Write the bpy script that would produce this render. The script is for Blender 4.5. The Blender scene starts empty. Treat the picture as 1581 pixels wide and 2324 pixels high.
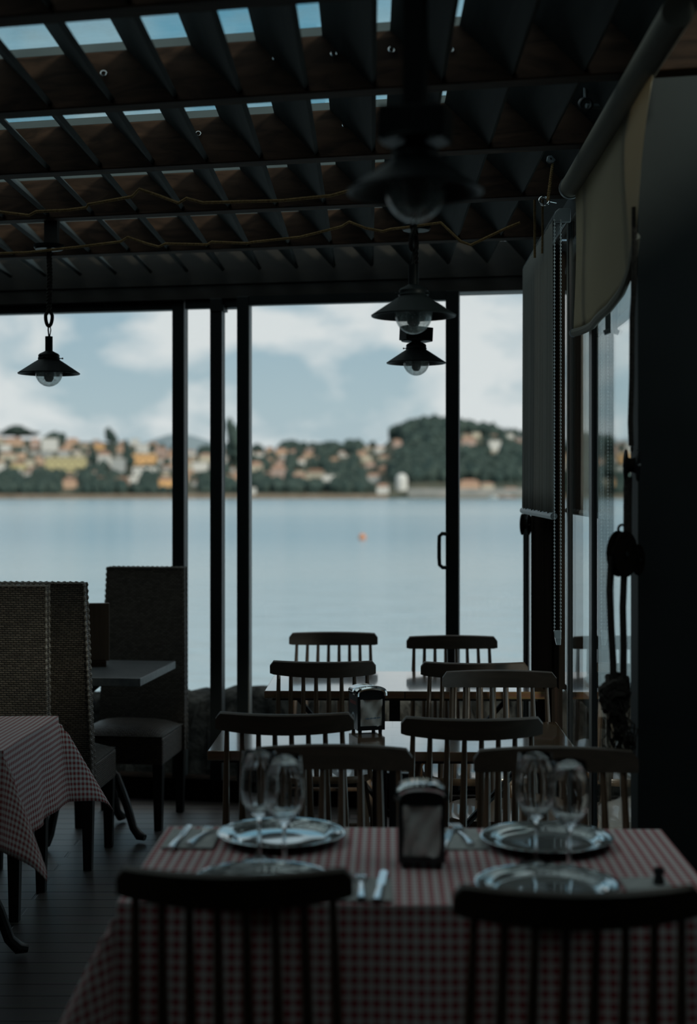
import bpy, bmesh, math, random
from mathutils import Vector, Matrix
random.seed(7)
R = math.radians
C = bpy.context.scene.collection
SC = bpy.context.scene

# ------------------------------------------------------------------ camera, sky, sun, exposure
FPX = 1581 * 50 / 24.0
EYE = 1.54
HOR = 1122.0
cam_d = bpy.data.cameras.new('camera'); cam = bpy.data.objects.new('camera', cam_d); C.objects.link(cam)
cam.location = (0, 0, EYE); cam.rotation_euler = (R(90), 0, 0)
cam_d.sensor_fit = 'HORIZONTAL'; cam_d.sensor_width = 24; cam_d.lens = 50
cam_d.shift_y = -40 / 1581.0
cam_d.clip_start = 0.05; cam_d.clip_end = 20000
cam_d.dof.use_dof = True; cam_d.dof.focus_distance = 5.2; cam_d.dof.aperture_fstop = 1.9
SC.camera = cam
SC.view_settings.view_transform = 'Standard'; SC.view_settings.look = 'None'
SC.view_settings.gamma = 1; SC.view_settings.use_curve_mapping = False
SC.view_settings.exposure = 0.0
SC.cycles.max_bounces = 10; SC.cycles.transparent_max_bounces = 24
SC.cycles.glossy_bounces = 5; SC.cycles.diffuse_bounces = 4
SC.cycles.caustics_reflective = False; SC.cycles.caustics_refractive = False
SC.cycles.sample_clamp_indirect = 4.0
SC.cycles.use_denoising = True

def build_world():
    w = bpy.data.worlds.new('overcast_sky'); SC.world = w; w.use_nodes = True
    nt = w.node_tree; N = nt.nodes; L = nt.links
    for n in list(N): N.remove(n)
    out = N.new('ShaderNodeOutputWorld'); bg = N.new('ShaderNodeBackground')
    tc = N.new('ShaderNodeTexCoord'); sep = N.new('ShaderNodeSeparateXYZ')
    L.new(tc.outputs['Generated'], sep.inputs[0])
    mp = N.new('ShaderNodeMapping'); mp.inputs['Scale'].default_value = (10, 10, 19); mp.inputs['Location'].default_value = (3.9, 1.4, 0.35)
    L.new(tc.outputs['Generated'], mp.inputs[0])
    no = N.new('ShaderNodeTexNoise'); no.inputs['Scale'].default_value = 1.0; no.inputs['Detail'].default_value = 5; no.inputs['Roughness'].default_value = .5
    no.inputs['Distortion'].default_value = .25
    L.new(mp.outputs[0], no.inputs['Vector'])
    rp = N.new('ShaderNodeValToRGB'); rp.color_ramp.elements[0].position = .41; rp.color_ramp.elements[1].position = .565
    L.new(no.outputs['Fac'], rp.inputs[0])
    elev = N.new('ShaderNodeValToRGB')          # clear-sky colour by height above the horizon
    e = elev.color_ramp.elements
    e[0].position = 0.0; e[0].color = (.50, .58, .62, 1)
    e[1].position = 1.0; e[1].color = (.85, .88, .88, 1)
    for p, c in ((.06, (.46, .58, .63, 1)), (.13, (.36, .51, .60, 1)), (.22, (.22, .46, .60, 1)), (.33, (.19, .44, .60, 1)), (.48, (.60, .68, .70, 1)), (.65, (.82, .85, .85, 1))):
        k = e.new(p); k.color = c
    L.new(sep.outputs['Z'], elev.inputs[0])
    cl = N.new('ShaderNodeRGB'); cl.outputs[0].default_value = (.80, .825, .83, 1)
    # clouds thin out towards the zenith
    thin = N.new('ShaderNodeMapRange'); thin.inputs['From Min'].default_value = .12; thin.inputs['From Max'].default_value = .32
    thin.inputs['To Min'].default_value = 1; thin.inputs['To Max'].default_value = .25
    L.new(sep.outputs['Z'], thin.inputs['Value'])
    mul = N.new('ShaderNodeMath'); mul.operation = 'MULTIPLY'
    L.new(rp.outputs['Color'], mul.inputs[0]); L.new(thin.outputs[0], mul.inputs[1])
    mx = N.new('ShaderNodeMixRGB'); L.new(mul.outputs[0], mx.inputs['Fac']); L.new(elev.outputs['Color'], mx.inputs[1]); L.new(cl.outputs[0], mx.inputs[2])
    L.new(mx.outputs[0], bg.inputs['Color']); bg.inputs['Strength'].default_value = 1.0
    L.new(bg.outputs[0], out.inputs[0])
build_world()

sun_d = bpy.data.lights.new('sun', 'SUN'); sun_d.energy = 2.8; sun_d.angle = R(10); sun_d.color = (1, .9, .76)
sun = bpy.data.objects.new('sun', sun_d); C.objects.link(sun)
sun.rotation_euler = (R(66), 0, R(40))       # low, from behind and right of the viewer, through thin cloud

# ------------------------------------------------------------------ helpers
def P(px, py, Z):
    return Vector(((px - 790.5) / FPX * Z, Z, EYE + (HOR - py) / FPX * Z))
def XZ(px, Z): return (px - 790.5) / FPX * Z

class MB:
    def __init__(s): s.v = []; s.f = []; s.uv = {}
    def add(s, vs, fs, uvs=None):
        o = len(s.v); s.v += [tuple(v) for v in vs]
        for i, f in enumerate(fs):
            s.f.append(tuple(o + k for k in f))
            if uvs: s.uv[len(s.f) - 1] = uvs[i]
        return s
    def box(s, c, d, M=None):
        x, y, z = d[0] / 2, d[1] / 2, d[2] / 2
        vs = [Vector((sx * x, sy * y, sz * z)) for sz in (-1, 1) for sy in (-1, 1) for sx in (-1, 1)]
        if M is not None: vs = [M @ v for v in vs]
        c = Vector(c); vs = [v + c for v in vs]
        return s.add(vs, [(0, 2, 3, 1), (4, 5, 7, 6), (0, 1, 5, 4), (2, 6, 7, 3), (0, 4, 6, 2), (1, 3, 7, 5)])
    def hexa(s, b, t):      # four bottom points, four top points, both counter-clockwise from above
        return s.add(list(b) + list(t), [(3, 2, 1, 0), (4, 5, 6, 7), (0, 1, 5, 4), (1, 2, 6, 5), (2, 3, 7, 6), (3, 0, 4, 7)])
    def tube(s, path, r, n=8, cap=True, closed=False, flat=1.0):
        path = [Vector(p) for p in path]; m = len(path)
        rr = r if isinstance(r, (list, tuple)) else [r] * m
        rings = []; prev = None
        for i, p in enumerate(path):
            if closed: t = path[(i + 1) % m] - path[i - 1]
            else: t = path[min(i + 1, m - 1)] - path[max(i - 1, 0)]
            if t.length < 1e-9: t = Vector((0, 0, 1))
            t.normalize()
            if prev is None:
                a = Vector((0, 0, 1)) if abs(t.z) < .9 else Vector((1, 0, 0))
                u = t.cross(a).normalized()
            else:
                u = prev - t * prev.dot(t)
                u = u.normalized() if u.length > 1e-6 else t.orthogonal().normalized()
            prev = u; w = t.cross(u)
            rings.append([p + (u * math.cos(2 * math.pi * k / n) + w * math.sin(2 * math.pi * k / n) * flat) * rr[i] for k in range(n)])
        vs = [v for q in rings for v in q]; fs = []
        for i in range(m if closed else m - 1):
            a = i * n; b = ((i + 1) % m) * n
            for k in range(n): fs.append((a + k, a + (k + 1) % n, b + (k + 1) % n, b + k))
        if cap and not closed:
            fs.append(tuple(reversed(range(n)))); fs.append(tuple((m - 1) * n + k for k in range(n)))
        return s.add(vs, fs)
    def lathe(s, prof, n=32, c=(0, 0, 0), M=None, closed=False):
        c = Vector(c); vs = []; fs = []; m = len(prof)
        for r, z in prof:
            for k in range(n):
                a = 2 * math.pi * k / n; v = Vector((max(r, 1e-5) * math.cos(a), max(r, 1e-5) * math.sin(a), z))
                vs.append((M @ v if M is not None else v) + c)
        for i in range(m if closed else m - 1):
            a = i * n; b = ((i + 1) % m) * n
            for k in range(n): fs.append((a + k, a + (k + 1) % n, b + (k + 1) % n, b + k))
        return s.add(vs, fs)
    def torus(s, c, r, t, M=None, n=20, m=8):
        pts = []
        for k in range(n):
            a = 2 * math.pi * k / n; v = Vector((r * math.cos(a), r * math.sin(a), 0))
            pts.append((M @ v if M is not None else v) + Vector(c))
        return s.tube(pts, t, m, closed=True)
    def ball(s, c, r, n=10, m=6, sc=(1, 1, 1)):
        prof = [(r * math.sin(math.pi * i / m), -r * math.cos(math.pi * i / m)) for i in range(m + 1)]
        M = Matrix.Diagonal((sc[0], sc[1], sc[2]))
        return s.lathe(prof, n, c, M)
    def prism(s, poly, d, M=None, c=(0, 0, 0)):     # polygon in x/z, thickness d along y
        n = len(poly); vs = []
        for y in (-d / 2, d / 2):
            for x, z in poly:
                v = Vector((x, y, z)); vs.append((M @ v if M is not None else v) + Vector(c))
        fs = [tuple(range(n)), tuple(reversed(range(n, 2 * n)))]
        for k in range(n): fs.append((k, n + k, n + (k + 1) % n, (k + 1) % n))
        return s.add(vs, fs)
    def grid(s, fn, nu, nv, uvf=None, thick=0):
        vs = []; fs = []; uv = []
        for j in range(nv + 1):
            for i in range(nu + 1): vs.append(fn(i / nu, j / nv))
        for j in range(nv):
            for i in range(nu):
                a = j * (nu + 1) + i
                fs.append((a, a + 1, a + nu + 2, a + nu + 1))
                if uvf: uv.append([uvf(i / nu, j / nv), uvf((i + 1) / nu, j / nv), uvf((i + 1) / nu, (j + 1) / nv), uvf(i / nu, (j + 1) / nv)])
        return s.add(vs, fs, uv if uvf else None)
    def build(s, name, mat, parent=None, loc=None, rz=0, bevel=0, smooth=35, fix=True):
        me = bpy.data.meshes.new(name); me.from_pydata(s.v, [], s.f)
        if s.uv:
            l = me.uv_layers.new(name='cloth')
            for p in me.polygons:
                q = s.uv.get(p.index)
                if q:
                    for k, li in enumerate(p.loop_indices): l.data[li].uv = q[k]
        if fix:
            bm = bmesh.new(); bm.from_mesh(me)
            bmesh.ops.recalc_face_normals(bm, faces=bm.faces); bm.to_mesh(me); bm.free()
        me.materials.append(mat)
        if smooth:
            me.shade_smooth(); me.set_sharp_from_angle(angle=R(smooth))
        o = bpy.data.objects.new(name, me); C.objects.link(o)
        if parent: o.parent = parent
        if loc is not None: o.location = loc
        if rz: o.rotation_euler = (0, 0, rz)
        if bevel:
            b = o.modifiers.new('edge', 'BEVEL'); b.width = bevel; b.segments = 2; b.limit_method = 'ANGLE'; b.angle_limit = R(40)
        return o

def thing(name, label, cat, loc=(0, 0, 0), rz=0, group=None, kind=None):
    o = bpy.data.objects.new(name, None); C.objects.link(o); o.empty_display_size = .1
    o.location = loc; o.rotation_euler = (0, 0, rz)
    if kind: o['kind'] = kind
    if label: o['label'] = label
    if cat: o['category'] = cat
    if group: o['group'] = group
    return o
def tag(o, label, cat, group=None, kind=None):
    o['label'] = label; o['category'] = cat
    if group: o['group'] = group
    if kind: o['kind'] = kind
    return o
def dup(root, loc, rz, label):
    def cp(o, par):
        c = o.copy(); C.objects.link(c)
        if par: c.parent = par
        for ch in o.children: cp(ch, c)
        return c
    r = cp(root, None); r.location = loc; r.rotation_euler = (0, 0, rz); r['label'] = label
    return r

# ------------------------------------------------------------------ materials
def mat(name, col, rough=.5, metal=0, spec=.5, coat=0, coat_rough=.05, trans=None):
    m = bpy.data.materials.new(name); m.use_nodes = True
    b = m.node_tree.nodes['Principled BSDF']
    b.inputs['Base Color'].default_value = (*col, 1); b.inputs['Roughness'].default_value = rough
    b.inputs['Metallic'].default_value = metal; b.inputs['Specular IOR Level'].default_value = spec
    b.inputs['Coat Weight'].default_value = coat; b.inputs['Coat Roughness'].default_value = coat_rough
    return m
def nodes(m): return m.node_tree.nodes, m.node_tree.links, m.node_tree.nodes['Principled BSDF']
def wood(name, c1, c2, axis='X', rough=.45, scale=1.0, bump=.15, coat=0, spec=.5, plank=None):
    m = mat(name, c1, rough, coat=coat, spec=spec); N, L, b = nodes(m)
    tc = N.new('ShaderNodeTexCoord'); mp = N.new('ShaderNodeMapping')
    s = {'X': (2, 30, 30), 'Y': (30, 2, 30), 'Z': (30, 30, 2)}[axis]
    mp.inputs['Scale'].default_value = tuple(k * scale for k in s)
    L.new(tc.outputs['Object'], mp.inputs[0])
    no = N.new('ShaderNodeTexNoise'); no.inputs['Scale'].default_value = 1; no.inputs['Detail'].default_value = 6; no.inputs['Distortion'].default_value = 1.2
    L.new(mp.outputs[0], no.inputs['Vector'])
    rp = N.new('ShaderNodeValToRGB'); rp.color_ramp.elements[0].color = (*c1, 1); rp.color_ramp.elements[1].color = (*c2, 1)
    rp.color_ramp.elements[0].position = .35; rp.color_ramp.elements[1].position = .7
    L.new(no.outputs['Fac'], rp.inputs[0]); L.new(rp.outputs[0], b.inputs['Base Color'])
    bp = N.new('ShaderNodeBump'); bp.inputs['Strength'].default_value = bump; bp.inputs['Distance'].default_value = .002
    L.new(no.outputs['Fac'], bp.inputs['Height']); L.new(bp.outputs[0], b.inputs['Normal'])
    return m
def planks(name, c1, c2, gap, width, along='X', rough=.5, spec=.5, bump=1.0, length=2.4):
    m = mat(name, c1, rough, spec=spec); N, L, b = nodes(m)
    tc = N.new('ShaderNodeTexCoord'); mp = N.new('ShaderNodeMapping')
    if along == 'Y': mp.inputs['Rotation'].default_value = (0, 0, R(90))
    L.new(tc.outputs['Object'], mp.inputs[0])
    br = N.new('ShaderNodeTexBrick'); br.inputs['Scale'].default_value = 1; br.inputs['Brick Width'].default_value = length; br.inputs['Row Height'].default_value = width
    br.inputs['Mortar Size'].default_value = .007 if along == 'X' and rough > .3 else .003; br.inputs['Mortar Smooth'].default_value = .4
    br.inputs['Color1'].default_value = (*c1, 1); br.inputs['Color2'].default_value = (*c2, 1); br.inputs['Mortar'].default_value = (*gap, 1)
    L.new(mp.outputs[0], br.inputs['Vector'])
    m2 = N.new('ShaderNodeMapping'); m2.inputs['Scale'].default_value = (3, 60, 60)
    L.new(mp.outputs[0], m2.inputs[0])
    no = N.new('ShaderNodeTexNoise'); no.inputs['Scale'].default_value = 1; no.inputs['Detail'].default_value = 5
    L.new(m2.outputs[0], no.inputs['Vector'])
    mx = N.new('ShaderNodeMixRGB'); mx.blend_type = 'MULTIPLY'; mx.inputs['Fac'].default_value = .7
    L.new(br.outputs['Color'], mx.inputs[1]); L.new(no.outputs['Color'], mx.inputs[2]); L.new(mx.outputs[0], b.inputs['Base Color'])
    bp = N.new('ShaderNodeBump'); bp.invert = True; bp.inputs['Strength'].default_value = bump; bp.inputs['Distance'].default_value = .004
    L.new(br.outputs['Fac'], bp.inputs['Height']); L.new(bp.outputs[0], b.inputs['Normal'])
    return m
def glass(name, tint, refl0=.04, rough=0.0, gain=1.0, dirt=0.0, dirtcol=(.5, .5, .5)):
    m = bpy.data.materials.new(name); m.use_nodes = True; N = m.node_tree.nodes; L = m.node_tree.links
    for n in list(N): N.remove(n)
    out = N.new('ShaderNodeOutputMaterial'); tr = N.new('ShaderNodeBsdfTransparent'); gl = N.new('ShaderNodeBsdfGlossy')
    tr.inputs['Color'].default_value = (*tint, 1); gl.inputs['Roughness'].default_value = rough
    geo = N.new('ShaderNodeNewGeometry'); dot = N.new('ShaderNodeVectorMath'); dot.operation = 'DOT_PRODUCT'
    L.new(geo.outputs['Normal'], dot.inputs[0]); L.new(geo.outputs['Incoming'], dot.inputs[1])
    ab = N.new('ShaderNodeMath'); ab.operation = 'ABSOLUTE'; L.new(dot.outputs['Value'], ab.inputs[0])
    om = N.new('ShaderNodeMath'); om.operation = 'SUBTRACT'; om.inputs[0].default_value = 1; L.new(ab.outputs[0], om.inputs[1])
    pw = N.new('ShaderNodeMath'); pw.operation = 'POWER'; pw.inputs[1].default_value = 5; L.new(om.outputs[0], pw.inputs[0])
    ma = N.new('ShaderNodeMath'); ma.operation = 'MULTIPLY_ADD'; ma.inputs[1].default_value = (1 - refl0) * gain; ma.inputs[2].default_value = refl0
    ma.use_clamp = True; L.new(pw.outputs[0], ma.inputs[0])
    mx = N.new('ShaderNodeMixShader'); L.new(ma.outputs[0], mx.inputs[0]); L.new(tr.outputs[0], mx.inputs[1]); L.new(gl.outputs[0], mx.inputs[2])
    last = mx
    if dirt:
        tc = N.new('ShaderNodeTexCoord'); no = N.new('ShaderNodeTexNoise'); no.inputs['Scale'].default_value = 90 if dirt > .3 else 7; no.inputs['Detail'].default_value = 4
        L.new(tc.outputs['Object'], no.inputs['Vector'])
        mr = N.new('ShaderNodeMapRange'); mr.inputs['From Min'].default_value = .45; mr.inputs['From Max'].default_value = .75; mr.inputs['To Max'].default_value = dirt; mr.inputs['To Min'].default_value = .14 if dirt > .3 else 0
        L.new(no.outputs['Fac'], mr.inputs['Value'])
        d1_ = N.new('ShaderNodeBsdfTranslucent'); d1_.inputs['Color'].default_value = (*dirtcol, 1); d2_ = N.new('ShaderNodeBsdfDiffuse'); d2_.inputs['Color'].default_value = (*dirtcol, 1)
        df = N.new('ShaderNodeMixShader'); L.new(d1_.outputs[0], df.inputs[1]); L.new(d2_.outputs[0], df.inputs[2])
        m2 = N.new('ShaderNodeMixShader'); L.new(mr.outputs[0], m2.inputs[0]); L.new(mx.outputs[0], m2.inputs[1]); L.new(df.outputs[0], m2.inputs[2]); last = m2
    L.new(last.outputs[0], out.inputs[0])
    return m
def fabric(name, col, trans_col, w=.35, scale=900):
    m = bpy.data.materials.new(name); m.use_nodes = True; N = m.node_tree.nodes; L = m.node_tree.links
    for n in list(N): N.remove(n)
    out = N.new('ShaderNodeOutputMaterial'); d = N.new('ShaderNodeBsdfDiffuse'); t = N.new('ShaderNodeBsdfTranslucent')
    d.inputs['Color'].default_value = (*col, 1); t.inputs['Color'].default_value = (*trans_col, 1)
    tc = N.new('ShaderNodeTexCoord'); no = N.new('ShaderNodeTexNoise'); no.inputs['Scale'].default_value = scale
    L.new(tc.outputs['Object'], no.inputs['Vector']); bp = N.new('ShaderNodeBump'); bp.inputs['Strength'].default_value = .25; bp.inputs['Distance'].default_value = .001
    L.new(no.outputs['Fac'], bp.inputs['Height']); L.new(bp.outputs[0], d.inputs['Normal'])
    mx = N.new('ShaderNodeMixShader'); mx.inputs[0].default_value = w; L.new(d.outputs[0], mx.inputs[1]); L.new(t.outputs[0], mx.inputs[2]); L.new(mx.outputs[0], out.inputs[0])
    return m
def gingham(name, c_red, c_white, period):
    m = mat(name, c_white, .9, spec=.1); N, L, b = nodes(m)
    uv = N.new('ShaderNodeUVMap'); sp = N.new('ShaderNodeSeparateXYZ'); L.new(uv.outputs[0], sp.inputs[0])
    fs = []
    for ax in 'XY':
        d = N.new('ShaderNodeMath'); d.operation = 'DIVIDE'; d.inputs[1].default_value = period; L.new(sp.outputs[ax], d.inputs[0])
        f = N.new('ShaderNodeMath'); f.operation = 'FRACT'; L.new(d.outputs[0], f.inputs[0])
        g = N.new('ShaderNodeMath'); g.operation = 'GREATER_THAN'; g.inputs[1].default_value = .5; L.new(f.outputs[0], g.inputs[0]); fs.append(g)
    a = N.new('ShaderNodeMath'); a.operation = 'ADD'; L.new(fs[0].outputs[0], a.inputs[0]); L.new(fs[1].outputs[0], a.inputs[1])
    h = N.new('ShaderNodeMath'); h.operation = 'MULTIPLY'; h.inputs[1].default_value = .5; L.new(a.outputs[0], h.inputs[0])
    mx = N.new('ShaderNodeMixRGB'); mx.inputs[1].default_value = (*c_white, 1); mx.inputs[2].default_value = (*c_red, 1); L.new(h.outputs[0], mx.inputs['Fac'])
    L.new(mx.outputs[0], b.inputs['Base Color'])
    return m
def rattan(name, c1, c2, flat=False):
    m = mat(name, c1, .5, spec=.5); N, L, b = nodes(m)
    tc = N.new('ShaderNodeTexCoord'); sp = N.new('ShaderNodeSeparateXYZ'); L.new(tc.outputs['Object'], sp.inputs[0])
    cb = N.new('ShaderNodeCombineXYZ')
    if flat: L.new(sp.outputs['X'], cb.inputs[0]); L.new(sp.outputs['Y'], cb.inputs[1])
    else:
        ad = N.new('ShaderNodeMath'); ad.operation = 'ADD'; L.new(sp.outputs['X'], ad.inputs[0]); L.new(sp.outputs['Y'], ad.inputs[1])
        L.new(ad.outputs[0], cb.inputs[0]); L.new(sp.outputs['Z'], cb.inputs[1])
    br = N.new('ShaderNodeTexBrick'); br.inputs['Scale'].default_value = 1; br.inputs['Brick Width'].default_value = .021; br.inputs['Row Height'].default_value = .0085
    br.inputs['Mortar Size'].default_value = .0028; br.inputs['Mortar Smooth'].default_value = 1
    br.inputs['Color1'].default_value = (*c1, 1); br.inputs['Color2'].default_value = (*c2, 1); br.inputs['Mortar'].default_value = (c1[0] * .25, c1[1] * .25, c1[2] * .25, 1)
    L.new(cb.outputs[0], br.inputs['Vector']); L.new(br.outputs['Color'], b.inputs['Base Color'])
    bp = N.new('ShaderNodeBump'); bp.invert = True; bp.inputs['Strength'].default_value = 1; bp.inputs['Distance'].default_value = .004
    L.new(br.outputs['Fac'], bp.inputs['Height']); L.new(bp.outputs[0], b.inputs['Normal'])
    return m
def noisy(name, c1, c2, scale, rough=.8, bump=.4, dist=.01, spec=.3):
    m = mat(name, c1, rough, spec=spec); N, L, b = nodes(m)
    tc = N.new('ShaderNodeTexCoord'); no = N.new('ShaderNodeTexNoise'); no.inputs['Scale'].default_value = scale; no.inputs['Detail'].default_value = 6
    L.new(tc.outputs['Object'], no.inputs['Vector'])
    rp = N.new('ShaderNodeValToRGB'); rp.color_ramp.elements[0].color = (*c1, 1); rp.color_ramp.elements[1].color = (*c2, 1)
    rp.color_ramp.elements[0].position = .35; rp.color_ramp.elements[1].position = .68
    L.new(no.outputs['Fac'], rp.inputs[0]); L.new(rp.outputs[0], b.inputs['Base Color'])
    bp = N.new('ShaderNodeBump'); bp.inputs['Strength'].default_value = bump; bp.inputs['Distance'].default_value = dist
    L.new(no.outputs['Fac'], bp.inputs['Height']); L.new(bp.outputs[0], b.inputs['Normal'])
    return m

M_beam = wood('dark_stained_beam', (.020, .011, .007), (.058, .031, .019), 'X', .75, .7, .6, spec=.15)
M_topstrip = mat('grey_top_strip', (.10, .12, .125), .7, spec=.2)
M_slat = wood('grey_roof_slat', (.014, .017, .017), (.028, .033, .032), 'Y', .7, .6, .3, spec=.2)
M_frame = mat('black_frame_metal', (.012, .016, .017), .5, spec=.3)
M_greyframe = mat('grey_aluminium_frame', (.16, .165, .16), .4)
M_wall = noisy('dark_painted_wall', (.014, .018, .019), (.020, .025, .026), 3, .7, .1)
M_darkwood = wood('dark_brown_boarding', (.008, .007, .006), (.018, .013, .010), 'Z', .9, .6, .3, spec=0)
M_floor = planks('weathered_deck_boards', (.065, .060, .058), (.12, .108, .10), (.003, .003, .003), .106, 'X', .42, .5)
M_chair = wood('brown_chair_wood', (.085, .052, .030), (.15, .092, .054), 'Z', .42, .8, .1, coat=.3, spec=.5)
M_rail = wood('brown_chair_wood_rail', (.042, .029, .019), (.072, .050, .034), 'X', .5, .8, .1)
M_seat = wood('brown_seat_wood', (.10, .062, .036), (.19, .12, .072), 'Y', .32, .6, .1, coat=.5)
M_table = planks('varnished_table_planks', (.17, .095, .048), (.25, .145, .08), (.035, .02, .01), .16, 'X', .16, .6, .3)
_b = M_table.node_tree.nodes['Principled BSDF']; _b.inputs['Coat Weight'].default_value = 1; _b.inputs['Coat Roughness'].default_value = .06
M_apron = wood('dark_table_apron', (.018, .013, .010), (.03, .022, .016), 'X', .55, .6, .2)
M_black = mat('black_iron', (.010, .011, .012), .42)
M_greytop = noisy('grey_stone_tabletop', (.10, .11, .115), (.15, .16, .165), 30, .3, .05)
M_rattan = rattan('dark_woven_rattan', (.085, .066, .050), (.17, .135, .105))
M_rattan_flat = rattan('dark_woven_rattan_seat', (.10, .085, .07), (.19, .165, .14), True)
M_braid = mat('rattan_edge_braid', (.14, .12, .10), .45)
M_leg = mat('black_stained_leg', (.012, .011, .010), .5)
M_red = gingham('red_gingham_cotton', (.38, .06, .07), (.74, .73, .72), .0215)
M_red2 = gingham('red_gingham_cotton_fine', (.36, .085, .085), (.74, .73, .72), .0185)
M_plate = mat('polished_metal_plate', (.50, .53, .53), .055, metal=.75, spec=.8)
M_steel = mat('polished_steel', (.62, .64, .65), .16, metal=1)
M_chrome = mat('chrome', (.72, .74, .75), .10, metal=1)
M_darkpanel = mat('black_enamel_panel', (.010, .014, .016), .35)
M_napkin = noisy('paper_napkin', (.42, .43, .42), (.52, .52, .50), 40, .95, .4, .004)
M_winetrans = mat('clear_wine_glass', (1, 1, 1), 0.0)
_b = M_winetrans.node_tree.nodes['Principled BSDF']; _b.inputs['Transmission Weight'].default_value = 1; _b.inputs['IOR'].default_value = 1.5
M_pane = glass('window_glass', (.955, .975, .975), .045)
M_sidepane = glass('tinted_side_glass', (.90, .95, .95), .06, 0.0, 1.0)
M_roofpane = glass('clear_roof_sheet', (.87, .955, .96), .05, .03, 1.0, .16, (.5, .6, .62))
M_globe = glass('seeded_lamp_glass', (.95, .965, .96), .06, .03, 1.0, .34, (.85, .88, .86))
M_bulb = mat('grey_opal_bulb', (.10, .105, .10), .4)
M_lamp = mat('dark_lamp_metal', (.008, .011, .012), .45, spec=.1)
M_rope = noisy('tan_hemp_rope', (.20, .125, .05), (.34, .22, .10), 150, .95, .8, .003)
M_darkrope = noisy('dark_tarred_rope', (.020, .017, .015), (.045, .038, .032), 120, .95, .8, .003)
M_blind = fabric('grey_blind_fabric', (.34, .34, .32), (.3, .28, .25), .4)
M_blindwarm = fabric('beige_blind_fabric', (.44, .40, .32), (.46, .39, .29), .5)
M_tube = mat('beige_blind_tube', (.20, .19, .16), .8, spec=.2)
M_tubedark = mat('grey_blind_tube', (.08, .085, .085), .6)
M_bracket = mat('grey_plastic_bracket', (.20, .22, .23), .45)
M_bead = mat('steel_bead_chain', (.55, .58, .58), .3, metal=.6)
M_clear = mat('clear_plastic_weight', (.55, .62, .64), .08, spec=.8, coat=1)
M_rock = noisy('sea_wall_rock', (.007, .009, .009), (.060, .062, .056), 7, .95, 1.0, .10, spec=.1)
M_concrete = noisy('pale_concrete', (.20, .21, .21), (.28, .28, .27), 6, .85, .3)
M_paper_blue = mat('blue_printed_script', (.10, .22, .38), .8)
M_paper_red = mat('faded_red_print', (.40, .14, .14), .7)
M_emblem = mat('pale_round_emblem', (.38, .48, .52), .5)
M_napkin2 = noisy('white_paper_napkin', (.70, .70, .67), (.82, .81, .78), 40, .95, .4, .004)
M_emblem_in = mat('dark_red_emblem_centre', (.08, .05, .05), .5)

# ------------------------------------------------------------------ the setting: floor, ceiling, walls, windows
ROT = -math.atan(.2)                                   # the front glazing is not square to the rows of tables
UX = Vector((math.cos(ROT), math.sin(ROT), 0)); VY = Vector((-math.sin(ROT), math.cos(ROT), 0))
MR = Matrix.Rotation(ROT, 3, 'Z')
def front_at(px, off=0.0):                             # point on the front glazing line seen at column px
    k = (px - 790.5) / FPX
    Z = (7.2 + off) / (1 + .2 * k)
    return Vector((k * Z, Z, 0))
def wall_x(Z): return .687 + .0253 * Z
def side_z(px):
    k = (px - 790.5) / FPX
    return .687 / (k - .0253)
SIDE = math.atan(.0253)
MS = Matrix.Rotation(-SIDE, 3, 'Z')

b = MB()
fl = [(-4.2, -1.6, 0), (1.9, -1.6, 0), (1.9, 3.9, 0), (wall_x(3.9) + .1, 3.9, 0), (.97, 7.13, 0), (-4.2, 8.16, 0)]
n = len(fl)
b.add([(x, y, -.08) for x, y, z in fl] + fl, [tuple(reversed(range(n))), tuple(range(n, 2 * n))] + [(k, (k + 1) % n, n + (k + 1) % n, n + k) for k in range(n)])
floor = b.build('floor', M_floor, smooth=0); floor['kind'] = 'structure'

# sloping pergola roof: cross beams, paler top strips, tilted slats, blue sheet
def roof_z(Z): return EYE + 1.10
ceiling = thing('ceiling', None, None, (0, 0, 0), kind='structure')
BEAMZ = [.89, 1.70, 2.51, 3.32, 4.13, 4.92, 5.73, 6.62]
TB = .23
BEAML = []
for Zk in BEAMZ:
    Xk = XZ(430, Zk); BEAML.append((Xk, Zk))
    def pt(X, dy, dz):
        Z = Zk - TB * (X - Xk); return (X, Z + dy, roof_z(Z) + dz)
    x0, x1 = -3.4, .93
    MB().hexa([pt(x0, -.075, 0), pt(x1, -.075, 0), pt(x1, 0, 0), pt(x0, 0, 0)], [pt(x0, -.075, .155), pt(x1, -.075, .155), pt(x1, 0, .155), pt(x0, 0, .155)]).build('beam', M_beam, ceiling, smooth=0, bevel=.004)
    MB().hexa([pt(x0, -.07, .156), pt(x1, -.07, .156), pt(x1, -.005, .156), pt(x0, -.005, .156)], [pt(x0, -.07, .18), pt(x1, -.07, .18), pt(x1, -.005, .18), pt(x0, -.005, .18)]).build('top_strip', M_topstrip, ceiling, smooth=0)  # paler grey strip along the beam's upper edge
def beam_pt(k, px, dz=0, dy=-.09):
    k += 1
    Xk, Zk = BEAML[k]; q = (px - 790.5) / FPX
    Z = (Zk + TB * Xk + dy) / (1 + TB * q)
    return Vector((q * Z, Z, roof_z(Z - dy) + dz))
SLAT_W, TH = .200, .016
ca, sa = math.cos(R(47)), math.sin(R(47))
for k in range(-17, 4):
    x4 = .188 + .185 * k
    e = Vector((ca, 0, -sa)) * SLAT_W / 2; nn = Vector((sa, 0, ca)) * TH / 2
    def sec(Y):
        c = Vector((x4 + .015 * (Y - 4.05), Y, roof_z(Y) + .088))
        return [c - e - nn, c + e - nn, c + e + nn, c - e + nn]
    A = sec(1.55); B_ = sec(7.08 - .2 * x4)
    MB().add(A + B_, [(0, 1, 2, 3), (7, 6, 5, 4), (0, 4, 5, 1), (1, 5, 6, 2), (2, 6, 7, 3), (3, 7, 4, 0)]).build('slat', M_slat, ceiling, smooth=0)
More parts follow.
